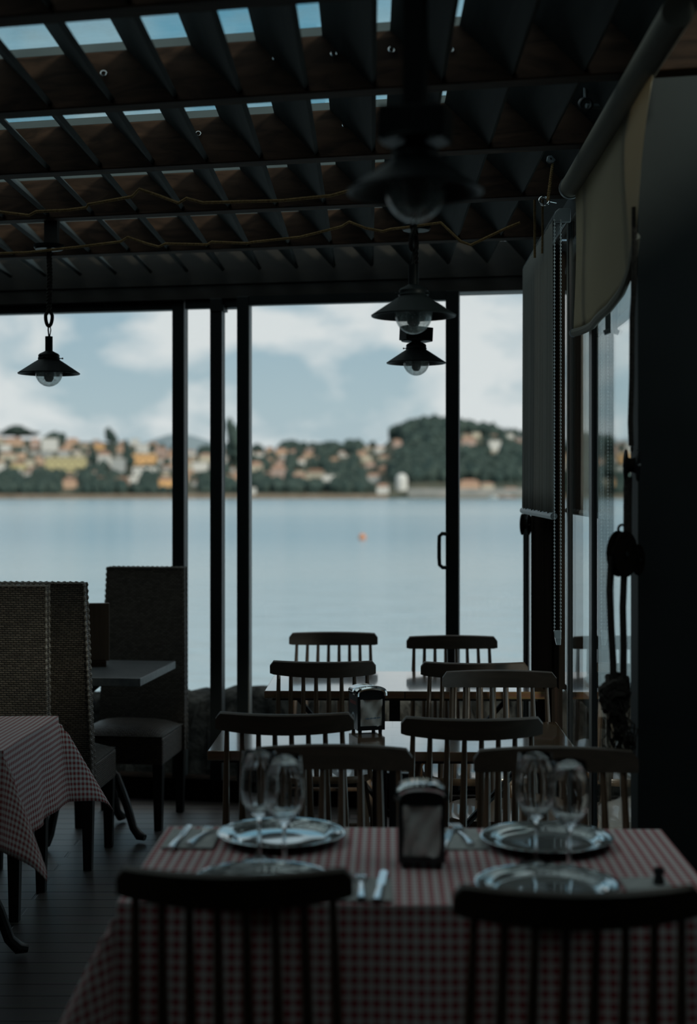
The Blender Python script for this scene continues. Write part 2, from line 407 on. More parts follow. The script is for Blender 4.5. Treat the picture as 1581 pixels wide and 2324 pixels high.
MB().hexa([(-3.4, 1.5, 2.83), (1.95, 1.5, 2.83), (1.0, 7.2, 2.83), (-3.4, 8.0, 2.83)],
          [(-3.4, 1.5, 2.836), (1.95, 1.5, 2.836), (1.0, 7.2, 2.836), (-3.4, 8.0, 2.836)]).build('roof_sheet', M_roofpane, ceiling, smooth=0)
MB().hexa([(-4.2, -1.6, 2.72), (1.9, -1.6, 2.72), (1.9, 1.5, 2.72), (-4.2, 1.5, 2.72)],
          [(-4.2, -1.6, 3.1), (1.9, -1.6, 3.1), (1.9, 1.5, 3.1), (-4.2, 1.5, 3.1)]).build('unseen_soffit', M_darkwood, ceiling, smooth=0)  # unseen ceiling over the viewer, its edge placed to limit overhead light
MB().hexa([(-4.3, .6, 2.84), (-3.3, .6, 2.84), (-3.3, 8.1, 2.70), (-4.3, 8.2, 2.70)],
          [(-4.3, .6, 3.0), (-3.3, .6, 3.0), (-3.3, 8.1, 2.9), (-4.3, 8.2, 2.9)]).build('unseen_soffit', M_darkwood, ceiling, smooth=0)
# little screw eyes on the beam faces
for k, px, dz in ((2, 568, .10), (2, 723, .10), (2, 880, .095), (3, 625, .10), (3, 757, .10), (3, 888, .10), (3, 1022, .09), (3, 235, .09), (4, 450, .1), (4, 670, .1), (4, 782, .1)):
    c = beam_pt(k, px, dz, -.083)
    MB().torus(c, .008, .0018, Matrix.Rotation(R(75), 3, 'X') @ Matrix.Rotation(R(10), 3, 'Y'), 14, 6).build('screw_eye', M_steel, ceiling)

def wall(name, c, d, m=None, M=None):
    o = MB().box(c, d, M).build(name, m or M_wall, smooth=0); o['kind'] = 'structure'; return o
wall('wall_back', (-1.1, -1.65, 1.55), (6.2, .1, 3.1))
wall('wall_left', (-4.25, 3.2, 1.5), (.1, 9.9, 3.0))
wall('wall_right', (1.95, 1.2, 1.55), (.1, 5.8, 3.1))
px0 = XZ(1447, 3.95)
wall('wall_pier', (px0 + .6, 4.0, 1.5), (1.2, .10, 3.0))

# front glazing
def fpost(b, pa, pb, z0, z1, depth=.06, off=0.0):
    a, c = front_at(pa, off), front_at(pb, off)
    mid = (a + c) / 2; b.box((mid.x, mid.y, (z0 + z1) / 2), ((c - a).length, depth, z1 - z0), MR); return b
def fpane(pa, pb, z0, z1, parent, m=M_pane, off=0.0):
    return fpost(MB(), pa, pb, z0, z1, .006, off).build('glass_pane', m, parent, smooth=0)
HEAD = 2.52
b = MB(); a = Vector((-4.2, 7.2 + .84, 0)); c = Vector((.95, 7.2 - .19, 0)); mid = (a + c) / 2
b.box((mid.x, mid.y, (HEAD + 2.76) / 2), ((c - a).length, .14, 2.76 - HEAD), MR)
b.box((mid.x - VY.x * .075, mid.y - VY.y * .075, 2.60), ((c - a).length, .012, .02), MR)
o = b.build('trim_1', M_apron, smooth=0); o['kind'] = 'structure'
b = MB(); b.box((mid.x, mid.y, .055), ((c - a).length, .12, .11), MR)
o = b.build('baseboard_front', M_darkwood, smooth=0); o['kind'] = 'structure'

w1 = thing('window_1', None, None, kind='structure')
fpost(MB(), -1000, -600, .11, 2.475, .06).build('frame_post', M_frame, w1, smooth=0)
fpost(MB(), -1000, 395, 2.475, HEAD, .06).build('top_rail', M_frame, w1, smooth=0)
fpost(MB(), 395, 422, .11, HEAD, .07).build('frame_post', M_frame, w1, smooth=0, bevel=.003)
fpane(-600, 395, .11, 2.475, w1)
w2 = thing('window_2', None, None, kind='structure')
fpost(MB(), 480, 507, .11, HEAD, .06, -.05).build('frame_post', M_frame, w2, smooth=0, bevel=.003)
b = MB(); fpost(b, 481, 512, 2.455, 2.49, .075, -.05).build('roller_cap', M_frame, w2, smooth=0)
fpost(MB(), 422, 480, 2.475, HEAD, .04, -.03).build('top_rail', M_frame, w2, smooth=0)
fpane(422, 482, .11, 2.475, w2, off=-.04)
w3 = thing('window_3', None, None, kind='structure')
fpost(MB(), 507, 542, 2.47, HEAD, .04, -.03).build('top_rail', M_frame, w3, smooth=0)
fpane(505, 542, .11, 2.47, w3, off=-.08)
d1 = thing('door_1', None, None, kind='structure')
fpost(MB(), 540, 567, .11, HEAD, .05, -.1).build('stile', M_frame, d1, smooth=0, bevel=.003)
fpost(MB(), 566, 568.5, .11, 2.475, .05, -.1).build('edge_strip', M_greyframe, d1, smooth=0)
fpost(MB(), 1012, 1042, .11, HEAD, .05, -.1).build('stile', M_frame, d1, smooth=0, bevel=.003)
fpost(MB(), 568, 1012, 2.475, HEAD, .05, -.1).build('top_rail', M_frame, d1, smooth=0)
fpost(MB(), 568, 1012, .11, .19, .05, -.1).build('bottom_rail', M_frame, d1, smooth=0)
fpane(568, 1012, .19, 2.475, d1, off=-.1)
pts = []
for x, y in ((1014, 1212), (1003, 1211), (996.5, 1217), (996, 1235), (996, 1265), (997, 1282), (1004, 1288), (1014, 1288)):
    f = front_at(x, -.14); pts.append(P(x, y, f.y))
MB().tube(pts, .0095, 8).build('door_handle', M_frame, d1)
w4 = thing('window_4', None, None, kind='structure')
fpost(MB(), 1188, 1201, .0, HEAD, .08).build('frame_post', M_frame, w4, smooth=0)
fpost(MB(), 1042, 1190, .11, .17, .05).build('bottom_rail', M_frame, w4, smooth=0)
fpane(1042, 1190, .17, HEAD, w4)

# right glazing
def sbox(za, zb, x0, x1, z0, z1, b=None):
    b = b or MB()
    return b.hexa([(wall_x(za) + x0, za, z0), (wall_x(za) + x1, za, z0), (wall_x(zb) + x1, zb, z0), (wall_x(zb) + x0, zb, z0)],
                  [(wall_x(za) + x0, za, z1), (wall_x(za) + x1, za, z1), (wall_x(zb) + x1, zb, z1), (wall_x(zb) + x0, zb, z1)])
o = sbox(4.06, 7.05, 0.0, .12, 2.56, 2.86).build('trim_2', M_apron, smooth=0); o['kind'] = 'structure'
o = sbox(4.05, 7.0, 0.0, .10, 0, .10).build('baseboard_right', M_darkwood, smooth=0); o['kind'] = 'structure'
o = sbox(side_z(1256), side_z(1204), .0, .12, 0, 2.56).build('wall_corner', M_darkwood, smooth=0); o['kind'] = 'structure'
sbox(side_z(1258), side_z(1218), -.012, 0, .1, 2.5).build('board', M_darkwood, o, smooth=0)
b = MB(); za, zb = side_z(1269), side_z(1256); ns = 24       # ragged-edged board hanging beside the corner post
for i in range(ns):
    z0 = .77 + (2.5 - .77) * i / ns; z1 = .77 + (2.5 - .77) * (i + 1) / ns; j = .004 * math.sin(i * 2.1) + .003 * math.sin(i * 5.3)
    sbox(za, zb, -.002, .019 + j, z0, z1, b)
o = b.build('trim_3', M_darkwood, smooth=0); o['kind'] = 'structure'
def side_post(name, pa, pb, pc, strip, panes):      # inner face spans pa..pb, the face turned to us pb..pc
    w = thing(name, None, None, kind='structure'); za, zb = side_z(pb), side_z(pa); th = (pc - pb) * za / FPX
    sbox(za, zb, .0, th, 0, 2.56).build('frame_post', M_frame, w, smooth=0)
    if strip: sbox(za + .01, zb + .01, -.003, -.0005, .1, 2.56).build('edge_strip', M_greyframe, w, smooth=0)
    for p0_, p1_, off in panes: sbox(side_z(p1_) if p1_ < 1440 else 3.99, side_z(p0_), off, off + .006, .1, 2.56).build('glass_pane', M_sidepane, w, smooth=0)
side_post('window_5', 1288, 1291, 1303, True, [(1258, 1290, .010)])
side_post('window_6', 1339, 1345, 1357, True, [(1292, 1344, .006)])
w7 = thing('window_7', None, None, kind='structure')
for pa, pb, off in ((1346, 1447, .006),):
    sbox(side_z(pb) if pb < 1440 else 3.99, side_z(pa), off, off + .005, .1, 2.56).build('glass_pane', M_sidepane, w7, smooth=0)

# ------------------------------------------------------------------ lake, shore wall
def build_lake():
    m = mat('lake_water', (.19, .35, .42), .2, spec=.75); N, L, b_ = nodes(m)
    tc = N.new('ShaderNodeTexCoord'); h = []
    for sc, st, di, det in (((.55, .9, 1), .5, .14, 4), ((.012, .03, 1), .35, 1.2, 3)):
        mp = N.new('ShaderNodeMapping'); mp.inputs['Scale'].default_value = sc; L.new(tc.outputs['Object'], mp.inputs[0])
        no = N.new('ShaderNodeTexNoise'); no.inputs['Scale'].default_value = 1; no.inputs['Detail'].default_value = det; L.new(mp.outputs[0], no.inputs['Vector'])
        h.append((no, st, di))
    b1 = N.new('ShaderNodeBump'); b1.inputs['Strength'].default_value = .4; b1.inputs['Distance'].default_value = .13; L.new(h[0][0].outputs['Fac'], b1.inputs['Height'])
    L.new(b1.outputs[0], b_.inputs['Normal'])
    # wind streaks: patches of rougher and smoother water
    mp = N.new('ShaderNodeMapping'); mp.inputs['Scale'].default_value = (.0022, .011, 1); mp.inputs['Rotation'].default_value = (0, 0, R(6)); L.new(tc.outputs['Object'], mp.inputs[0])
    no = N.new('ShaderNodeTexNoise'); no.inputs['Scale'].default_value = 1; no.inputs['Detail'].default_value = 4; L.new(mp.outputs[0], no.inputs['Vector'])
    mr = N.new('ShaderNodeMapRange'); mr.inputs['From Min'].default_value = .38; mr.inputs['From Max'].default_value = .62
    mr.inputs['To Min'].default_value = .15; mr.inputs['To Max'].default_value = .75; L.new(no.outputs['Fac'], mr.inputs['Value']); L.new(mr.outputs[0], b1.inputs['Strength'])
    cr = N.new('ShaderNodeValToRGB'); cr.color_ramp.elements[0].position = .38; cr.color_ramp.elements[1].position = .64
    cr.color_ramp.elements[0].color = (.15, .29, .37, 1); cr.color_ramp.elements[1].color = (.34, .43, .46, 1)
    L.new(no.outputs['Fac'], cr.inputs[0]); L.new(cr.outputs[0], b_.inputs['Base Color'])
    b = MB(); b.add([(-2500, 9.0, -1.66), (2500, 9.0, -1.66), (2500, 1120, -1.66), (-2500, 1120, -1.66)], [(0, 1, 2, 3)])
    b.add([(1.9, -40, -1.66), (2500, -40, -1.66), (2500, 9.0, -1.66), (1.9, 9.0, -1.66)], [(0, 1, 2, 3)])
    o = b.build('lake_water', m, smooth=0); o['kind'] = 'structure'
build_lake()

def build_seawall():
    b = MB(); rnd = random.Random(3)
    def hgt(u): return .42 + .035 * math.sin(u * 9.1) + .025 * math.sin(u * 23.7 + 1) - .10 * max(0, u - .72) / .28
    prof = [(-.10, -.4), (-.06, 0), (0, .5), (.05, .9), (.16, 1.0), (.34, .97), (.5, .85), (.6, -.4), (.6, -4.2)]
    nu = 160
    vs = []
    for i in range(nu + 1):
        u = i / nu; x = -4.6 + 7.2 * u; y = 8.15 - .2 * x * .6
        for dy, t in prof:
            j = .05 * rnd.uniform(-1, 1)
            vs.append((x + .03 * rnd.uniform(-1, 1), y + dy + j, t * hgt(u) + .022 * rnd.uniform(-1, 1)))
    k = len(prof); fs = []
    for i in range(nu):
        for j in range(k - 1):
            a = i * k + j; fs.append((a, a + k, a + k + 1, a + 1))
    b.add(vs, fs)
    o = b.build('stone_wall', M_rock, smooth=60); tag(o, 'low rough stone sea wall outside the front windows', 'stone wall')
build_seawall()
o = MB().hexa([(-4.6, 7.3, -.35), (1.9, 6.0, -.35), (2.7, 7.9, -.35), (-4.6, 8.9, -.35)], [(-4.6, 8.06, -.10), (.99, 7.2, -.10), (2.2, 7.9, -.10), (-4.6, 8.9, -.10)]).build('terrace', M_concrete, smooth=0)
o['kind'] = 'structure'
def boulder(c, r, sd):
    rnd = random.Random(sd); bm = bmesh.new(); bmesh.ops.create_icosphere(bm, subdivisions=3, radius=r)
    off = [Vector((rnd.uniform(-1, 1), rnd.uniform(-1, 1), rnd.uniform(-1, 1))) for _ in range(7)]
    for v in bm.verts:
        d = v.co.normalized(); v.co *= 1 + .18 * sum(math.sin(3 * d.dot(q) + i) for i, q in enumerate(off)) / 2
    me = bpy.data.meshes.new('boulder'); bm.to_mesh(me); bm.free(); me.materials.append(M_rock); me.shade_smooth()
    o = bpy.data.objects.new('boulder', me); C.objects.link(o); o.location = c; return o
boulder((1.22, 7.36, .12), .22, 5)
tag(bpy.data.objects['boulder'], 'dark boulder outside the right windows under the sloping rail', 'rock')
a, c = P(1300, 1545, 8.3), P(1352, 1598, 7.9)
rl = MB(); dvec = (c - a); 
rl.hexa([a + Vector((-.02, 0, -.07)), a + Vector((.05, 0, -.07)), c + Vector((.05, 0, -.07)), c + Vector((-.02, 0, -.07))], [a + Vector((-.02, 0, .02)), a + Vector((.05, 0, .02)), c + Vector((.05, 0, .02)), c + Vector((-.02, 0, .02))])
o = rl.build('handrail', M_greyframe, smooth=0)
rl = MB().box((a.x + .015, a.y + .05, a.z - .6), (.04, .04, 1.2)).build('post', M_greyframe, o, smooth=0)
tag(o, 'grey sloping handrail outside between two right window posts', 'handrail')

# ------------------------------------------------------------------ far shore
RIDGE = [(-700, 1000), (-300, 985), (-60, 985), (0, 985), (60, 990), (150, 994), (250, 996), (330, 1003), (400, 1016), (480, 1022), (560, 1021), (640, 1014), (740, 1016), (820, 1012), (868, 1008), (884, 988), (905, 984), (940, 972), (975, 966), (1010, 968), (1050, 976), (1090, 978), (1120, 980), (1160, 984), (1200, 990), (1300, 1000), (1400, 1010), (1700, 1015), (2200, 1020)]
def ridge(px):
    for (a, ya), (b_, yb) in zip(RIDGE, RIDGE[1:]):
        if a <= px <= b_: return ya + (yb - ya) * (px - a) / (b_ - a)
    return RIDGE[0][1] if px < 0 else RIDGE[-1][1]
D0, D1 = 1050.0, 1480.0
def ter(px, t):
    D = D0 + (D1 - D0) * t; y = 1133 + (ridge(px) + 6 - 1133) * (t ** .85)
    return P(px, y, D)
def ter_t(px, py):
    q = (py - 1133) / (ridge(px) + 6 - 1133); return max(.01, min(1, q)) ** (1 / .85)
M_hill = noisy('green_hillside', (.05, .065, .052), (.12, .115, .085), .03, .95, .6, 2.0, spec=.1)
M_tree = noisy('dark_tree_foliage', (.034, .058, .055), (.066, .092, .080), .15, .95, .8, 1.0, spec=.1)
M_mtn = noisy('haze_grey_mountain', (.20, .255, .285), (.23, .285, .31), .004, 1, .2, 5, spec=.05)  # distance haze is put into the mountain's blue-grey base colour
def build_hills():
    b = MB(); vs = []; nu, nv = 150, 14
    def fn(u, v):
        px = -700 + 2900 * u
        if v <= .8: return ter(px, v / .8)
        p = ter(px, 1); q = (v - .8) / .2; s = 1 + .5 * q
        return Vector((p.x * s, p.y * s, p.z * (1 - .9 * q)))
    b.grid(fn, nu, nv)
    b.build('hillside', M_hill)['kind'] = 'structure'
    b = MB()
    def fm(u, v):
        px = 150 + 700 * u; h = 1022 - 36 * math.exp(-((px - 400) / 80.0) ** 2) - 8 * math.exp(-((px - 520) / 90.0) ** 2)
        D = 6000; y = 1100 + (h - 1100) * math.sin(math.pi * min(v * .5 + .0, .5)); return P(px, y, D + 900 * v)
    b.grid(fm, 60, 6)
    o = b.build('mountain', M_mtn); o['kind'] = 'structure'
build_hills()

def blob(b, c, rx, rz, rnd):
    n, m = 7, 4; vs = []; fs = []
    for i in range(m + 1):
        th = math.pi * i / m
        for k in range(n):
            a = 2 * math.pi * (k + .5 * (i % 2)) / n; q = 1 + rnd.uniform(-.2, .2)
            vs.append((c[0] + rx * q * math.sin(th) * math.cos(a), c[1] + rx * q * math.sin(th) * math.sin(a), c[2] + rz * q * math.cos(th)))
    for i in range(m):
        for k in range(n): fs.append((i * n + k, i * n + (k + 1) % n, (i + 1) * n + (k + 1) % n, (i + 1) * n + k))
    b.add(vs, fs)
WCOL = {'white': (.62, .62, .60), 'cream': (.50, .46, .37), 'yellow': (.52, .46, .26), 'peach': (.54, .37, .27), 'orange': (.70, .42, .20), 'grey': (.38, .40, .40), 'brown': (.30, .17, .12), 'pink': (.46, .35, .31)}
M_W = {k: mat('render_' + k, c, .9, spec=.1) for k, c in WCOL.items()}
M_RF = [mat('terracotta_tiles', (.36, .22, .16), .9, spec=.1), mat('brown_tiles', (.22, .13, .09), .9, spec=.1), mat('pale_flat_roof', (.50, .47, .42), .9, spec=.1)]
M_win = mat('dark_house_window', (.03, .04, .045), .2)
FOOT = []; HP = []; KEEP = 3.2
def house(x0, x1, y0, y1, col, label, roof=0, group=None, rnd=None, wins=False):
    px = (x0 + x1) / 2; p = ter(px, ter_t(px, y1)); s = p.y / FPX
    w = (x1 - x0) * s; h = (y1 - y0) * s; d = 8; h0 = -6
    FOOT.append((p.x, p.y, w, d)); HP.append((x0, x1, y0, y1))
    name = 'house' if w < 22 else 'apartment_block'
    t = thing(name, label, 'house' if w < 22 else 'building', p, (rnd or random).uniform(-.25, .25) if w < 30 else 0, group)
    rh = 0 if roof == 2 else min(h * .3, 3.5)
    MB().box((0, d / 2, (h0 + h - rh) / 2), (w, d, h - rh - h0)).build('walls', M_W[col], t, smooth=0)
    b = MB()
    if roof == 2: b.box((0, d / 2, h + .3), (w + .6, d + .6, .6))
    else:
        z = h - rh; e = .5
        b.add([(-w / 2 - e, -e, z), (w / 2 + e, -e, z), (w / 2 + e, d + e, z), (-w / 2 - e, d + e, z), (-w * .28, d / 2, z + rh), (w * .28, d / 2, z + rh)],
              [(0, 1, 5, 4), (1, 2, 5), (2, 3, 4, 5), (3, 0, 4), (3, 2, 1, 0)])
    b.build('roof', M_RF[roof], t, smooth=0)
    if wins:
        nx = max(2, int(w / 5)); nz = max(1, int((h - rh) / 4))
        for i in range(nx):
            for j in range(nz):
                MB().box((-w / 2 + w * (i + .5) / nx, -.05, (h - rh) * (j + .5) / nz), (w / nx * .35, .12, 1.5)).build('window', M_win, t, smooth=0)
NAMED = [
 (9, 50, 993, 1012, 'peach', 'wide peach house below the tree clump at far left', 0), (0, 21, 1010, 1024, 'white', 'small white house under the wide peach house at far left', 2),
 (69, 90, 995, 1017, 'pink', 'pale pink house on the crest left of the grey-white house', 0), (94, 128, 996, 1024, 'white', 'large grey-white house on the crest above the yellow block', 2),
 (25, 55, 1047, 1066, 'yellow', 'small pale yellow house left of the long yellow block', 0), (0, 35, 1026, 1045, 'cream', 'cream house with tiled roof at the left picture edge', 0),
 (103, 193, 1038, 1070, 'yellow', 'long pale yellow apartment block in the left town', 2), (221, 246, 1023, 1062, 'white', 'tall narrow white house right of the broad dark tree', 0),
 (253, 282, 1042, 1076, 'grey', 'grey cube-shaped house left of the orange building', 2), (294, 354, 1030, 1060, 'orange', 'bright orange building beside the left window post', 2),
 (301, 358, 1061, 1084, 'white', 'long white terrace directly below the orange building', 2), (308, 331, 1008, 1027, 'white', 'white round-topped house above the orange building', 2),
 (264, 298, 1010, 1026, 'peach', 'terracotta house right of the pointed tree', 0), (202, 232, 1004, 1020, 'orange', 'orange roofed house left of the pointed tree', 0),
 (143, 174, 1085, 1108, 'peach', 'leftmost of the three low peach houses above the left shoreline', 0), (205, 239, 1081, 1103, 'peach', 'middle one of the three low peach houses above the left shoreline', 1),
 (260, 286, 1081, 1104, 'brown', 'red-brown house near the shore below the grey cube house', 1), (290, 313, 1083, 1098, 'white', 'small white house under the long white terrace', 2),
 (361, 393, 1083, 1105, 'orange', 'orange-cream house by the shore against the left window post', 0), (437, 472, 1050, 1070, 'white', 'white house seen in the narrow pane left of the sliding stiles', 2),
 (732, 767, 1079, 1106, 'white', 'bright white house with flat roof in the middle hamlet', 2), (659, 692, 1074, 1101, 'cream', 'cream house left in the middle hamlet', 0),
 (694, 732, 1064, 1090, 'cream', 'cream house with broad roof behind the bright white house', 1), (676, 692, 1039, 1057, 'white', 'small white house standing alone above the middle hamlet', 0),
 (713, 738, 1035, 1050, 'peach', 'peach house high above the middle hamlet', 0), (615, 645, 1054, 1090, 'pink', 'tall pinkish house at the left end of the middle hamlet', 0),
 (567, 592, 1047, 1080, 'cream', 'cream house beside the sliding door stile', 0), (594, 624, 1070, 1088, 'peach', 'low peach house right of the door stile', 0),
 (855, 882, 1098, 1121, 'white', 'white boat house at the shore left of the white tower', 0), (832, 861, 1074, 1096, 'grey', 'grey house behind the white boat house', 0),
 (893, 912, 997, 1015, 'pink', 'single pink house high on the wooded hill', 0), (1047, 1080, 991, 1018, 'pink', 'pinkish villa among trees on the hill right of the door stile', 0),
 (1110, 1136, 1001, 1024, 'white', 'white villa among trees high on the right hill', 2), (1043, 1088, 1088, 1112, 'peach', 'peach building on the quay right of the door stile', 0),
 (1093, 1121, 1095, 1111, 'cream', 'cream house on the quay next to the peach building', 0), (1141, 1178, 1106, 1124, 'brown', 'red-brown boat shed on the quay by the right window post', 0),
 (560, 577, 1108, 1124, 'white', 'small white hut on the shoreline beside the door stile', 2)]
hr = random.Random(11)
for x0, x1, y0, y1, col, lab, rf in NAMED: house(x0, x1, y0, y1, col, lab, rf, None, hr, (x1 - x0) > 50)
ADJ = {'white': 'white', 'cream': 'cream', 'peach': 'peach', 'grey': 'grey', 'pink': 'pinkish'}
def scatter(n, xr, yr, zone, cols, wr=(15, 32), avoid=NAMED):
    k = 0; tries = 0; placed = []
    while k < n and tries < 4000:
        tries += 1
        w = hr.uniform(*wr); x = hr.uniform(*xr); y1 = hr.uniform(*yr); h = w * hr.uniform(.5, .8)
        if y1 - h * .5 < ridge(x) + 3: continue
        box = (x, x + w, y1 - h, y1)
        if any(box[0] < q[1] + 2 and box[1] > q[0] - 2 and box[2] < q[3] - 3 and box[3] > q[2] + 3 for q in list(avoid) + [(234, 266, 975, 1014)] + placed): continue
        q_ = ter(x + w / 2, ter_t(x + w / 2, y1)); w_ = w * q_.y / FPX
        if any(abs(q_.x - hx) < (w_ + hw_) / 2 + 3 and abs(q_.y - hy) < 11.5 for hx, hy, hw_, hd_ in FOOT): continue
        placed.append(box); c = hr.choice(cols)
        house(*box, c, 'small blurred %s house %s' % (ADJ[c], zone), hr.choice((0, 0, 1, 2)), '%s houses %s' % (ADJ[c], zone), hr); k += 1
scatter(125, (-20, 388), (998, 1082), 'packed in the hillside town left of the window post', ['white', 'cream', 'peach', 'grey', 'pink', 'white', 'peach'])
scatter(24, (405, 545), (1026, 1105), 'seen in the narrow panes between the black stiles', ['white', 'cream', 'peach', 'grey'])
scatter(30, (570, 860), (1022, 1100), 'scattered on the low hill behind the sliding door', ['white', 'cream', 'peach', 'pink'], (12, 26))
scatter(14, (1040, 1180), (992, 1032), 'among the trees on the upper right hill', ['white', 'cream', 'pink'], (10, 20))
scatter(16, (1250, 1700), (1020, 1110), 'on the shore beyond the right windows', ['white', 'cream', 'peach'], (14, 28))
def woods(name, label, fn, count, sd):
    rnd = random.Random(sd); b = MB(); k = 0
    for _ in range(count * 12):
        if k >= count: break
        px, py, r = fn(rnd)
        if py < ridge(px) or py > 1128: continue
        p = ter(px, ter_t(px, py))
        if any(abs(p.x - hx) < hw_ / 2 + r * 1.45 + 2 and -1.7 * r - 2 < p.y - hy < hd_ + 1.5 * r + 2 for hx, hy, hw_, hd_ in FOOT): continue
        rp_ = r * FPX / p.y
        if any(a0 - rp_ * .8 < px < a1 + rp_ * .8 and py - 1.9 * rp_ < (b0 + 2 * b1) / 3 and py > b0 and (a0 + b0) % 7 < KEEP for a0, a1, b0, b1 in HP): continue
        blob(b, (p.x, p.y, p.z + r * .6), r, r * rnd.uniform(.9, 1.35), rnd); k += 1
    o = b.build(name, M_tree, fix=False, smooth=0); tag(o, label, 'trees', kind='stuff')
def f_town(rnd):
    px = rnd.uniform(-60, 414)
    py = rnd.uniform(985, 1120) if rnd.random() < .42 else rnd.uniform(1066, 1120)
    return px, py, rnd.uniform(2.5, 5.5)
def f_mid(rnd): return rnd.uniform(454, 866), rnd.uniform(1010, 1118), rnd.uniform(2.5, 6)
def f_right(rnd):
    px = rnd.uniform(890, 1240); py = rnd.choice((rnd.uniform(966, 990), rnd.uniform(985, 1090), rnd.uniform(1020, 1095)))
    return px, py, rnd.uniform(4, 8)
def f_edge(rnd): return rnd.uniform(1268, 1900), rnd.uniform(1000, 1120), rnd.uniform(4, 8)
def single_tree(px, py, r, h, label):
    p = ter(px, ter_t(px, py)); rnd = random.Random(int(px)); t = thing('tree', label, 'tree', p); FOOT.append((p.x, p.y - r, 2 * r, 2 * r))
    MB().tube([(0, 0, -1), (0, 0, h * .5)], [r * .12, r * .08], 6).build('trunk', M_darkwood, t)
    b = MB()
    for q in range(6): blob(b, (rnd.uniform(-.4, .4) * r, rnd.uniform(-.4, .4) * r, h * (.35 + .11 * q)), r * (1 - .12 * q), h * .18, rnd)
    b.build('crown', M_tree, t, fix=False, smooth=0)
single_tree(250, 1008, 6, 16, 'pointed dark tree rising above the rooftops of the left town')
single_tree(207, 1060, 4.5, 20, 'broad dark tree right of the long yellow block')
single_tree(288, 1072, 6, 26, 'tall dark tree between the grey house and the orange building')
single_tree(527, 1070, 11, 44, 'tall dark tree seen between the two sliding-door stiles')
single_tree(40, 990, 20, 12, 'round dark tree clump on the hilltop at far left')

woods('treeline', 'dark green trees scattered through the town on the left shore', f_town, 600, 1)
woods('treeline', 'dark green trees on the low hillside behind the sliding door', f_mid, 700, 2)
woods('treeline', 'dense dark wood covering the higher hill right of the door', f_right, 900, 3)
woods('treeline', 'dark trees on the far shore seen through the right windows', f_edge, 300, 4)
# white tower, quay, beach strips
p = ter(911, ter_t(911, 1112)); s = p.y / FPX
t = thing('water_tower', 'white rounded tower on the shore at the foot of the wooded hill', 'tower', p)
MB().lathe([(4.2, -3), (4.4, 6), (4.3, 9), (3.2, 11.2), (1.4, 12.2), (.01, 12.5)], 20).build('shaft', M_W['white'], t)
def strip(pa, pb, ya, yb, m, name, label):
    A = ter(pa, ter_t(pa, yb)); B_ = ter(pb, ter_t(pb, yb)); h = (yb - ya) * A.y / FPX
    o = MB().hexa([(A.x, A.y - 6, -2.5), (B_.x, B_.y - 6, -2.5), (B_.x, B_.y + 1, -2.5), (A.x, A.y + 1, -2.5)],
                  [(A.x, A.y - 6, A.z + h * .5), (B_.x, B_.y - 6, A.z + h * .5), (B_.x, B_.y + 1, A.z + h), (A.x, A.y + 1, A.z + h)]).build(name, m, smooth=0)
    tag(o, label, 'quay' if name == 'quay' else 'shoreline')
M_quay = noisy('grey_quay_stone', (.20, .21, .20), (.30, .29, .27), .1, .95, .3, .3, spec=.1)
M_beach = noisy('brown_shingle', (.16, .12, .085), (.26, .20, .15), .1, .95, .3, .3, spec=.1)
strip(925, 1200, 1109, 1126, M_quay, 'quay', 'long grey stone quay at the foot of the right hill')
strip(-120, 880, 1122, 1130, M_beach, 'shore_bank', 'thin brown shingle bank along the far waterline')
for px, lab, w, mt in ((1150, 'red boat moored against the quay', 12, M_RF[0]), (1118, 'small white boat moored left of the red boat', 7, M_W['white'])):
    q = P(px, 1129, 1035); t = thing('boat', lab, 'boat', (q.x, q.y, -1.66))
    b = MB(); b.grid(lambda u, v: Vector(((u - .5) * w, (v - .5) * 3.2 * (1 - abs(2 * u - 1) ** 3), .3 + 1.6 * (abs(2 * v - 1) ** 2) - .3 + .3 * abs(2 * u - 1))), 12, 6)
    b.build('hull', mt, t)
    MB().box((w * .1, 0, 1.6), (w * .3, 1.6, 1.8)).build('cabin', M_W['white'], t, smooth=0)
q = P(822, 1223, 104)
t = thing('buoy', 'small orange mooring buoy floating on the lake', 'buoy', (q.x, q.y, -1.66))
MB().ball((0, 0, .12), .27, 16, 10).build('float', mat('faded_orange_plastic', (.62, .26, .13), .5), t)
MB().torus((0, 0, .42), .05, .015, Matrix.Rotation(R(90), 3, 'X'), 12, 6).build('ring', M_steel, t)

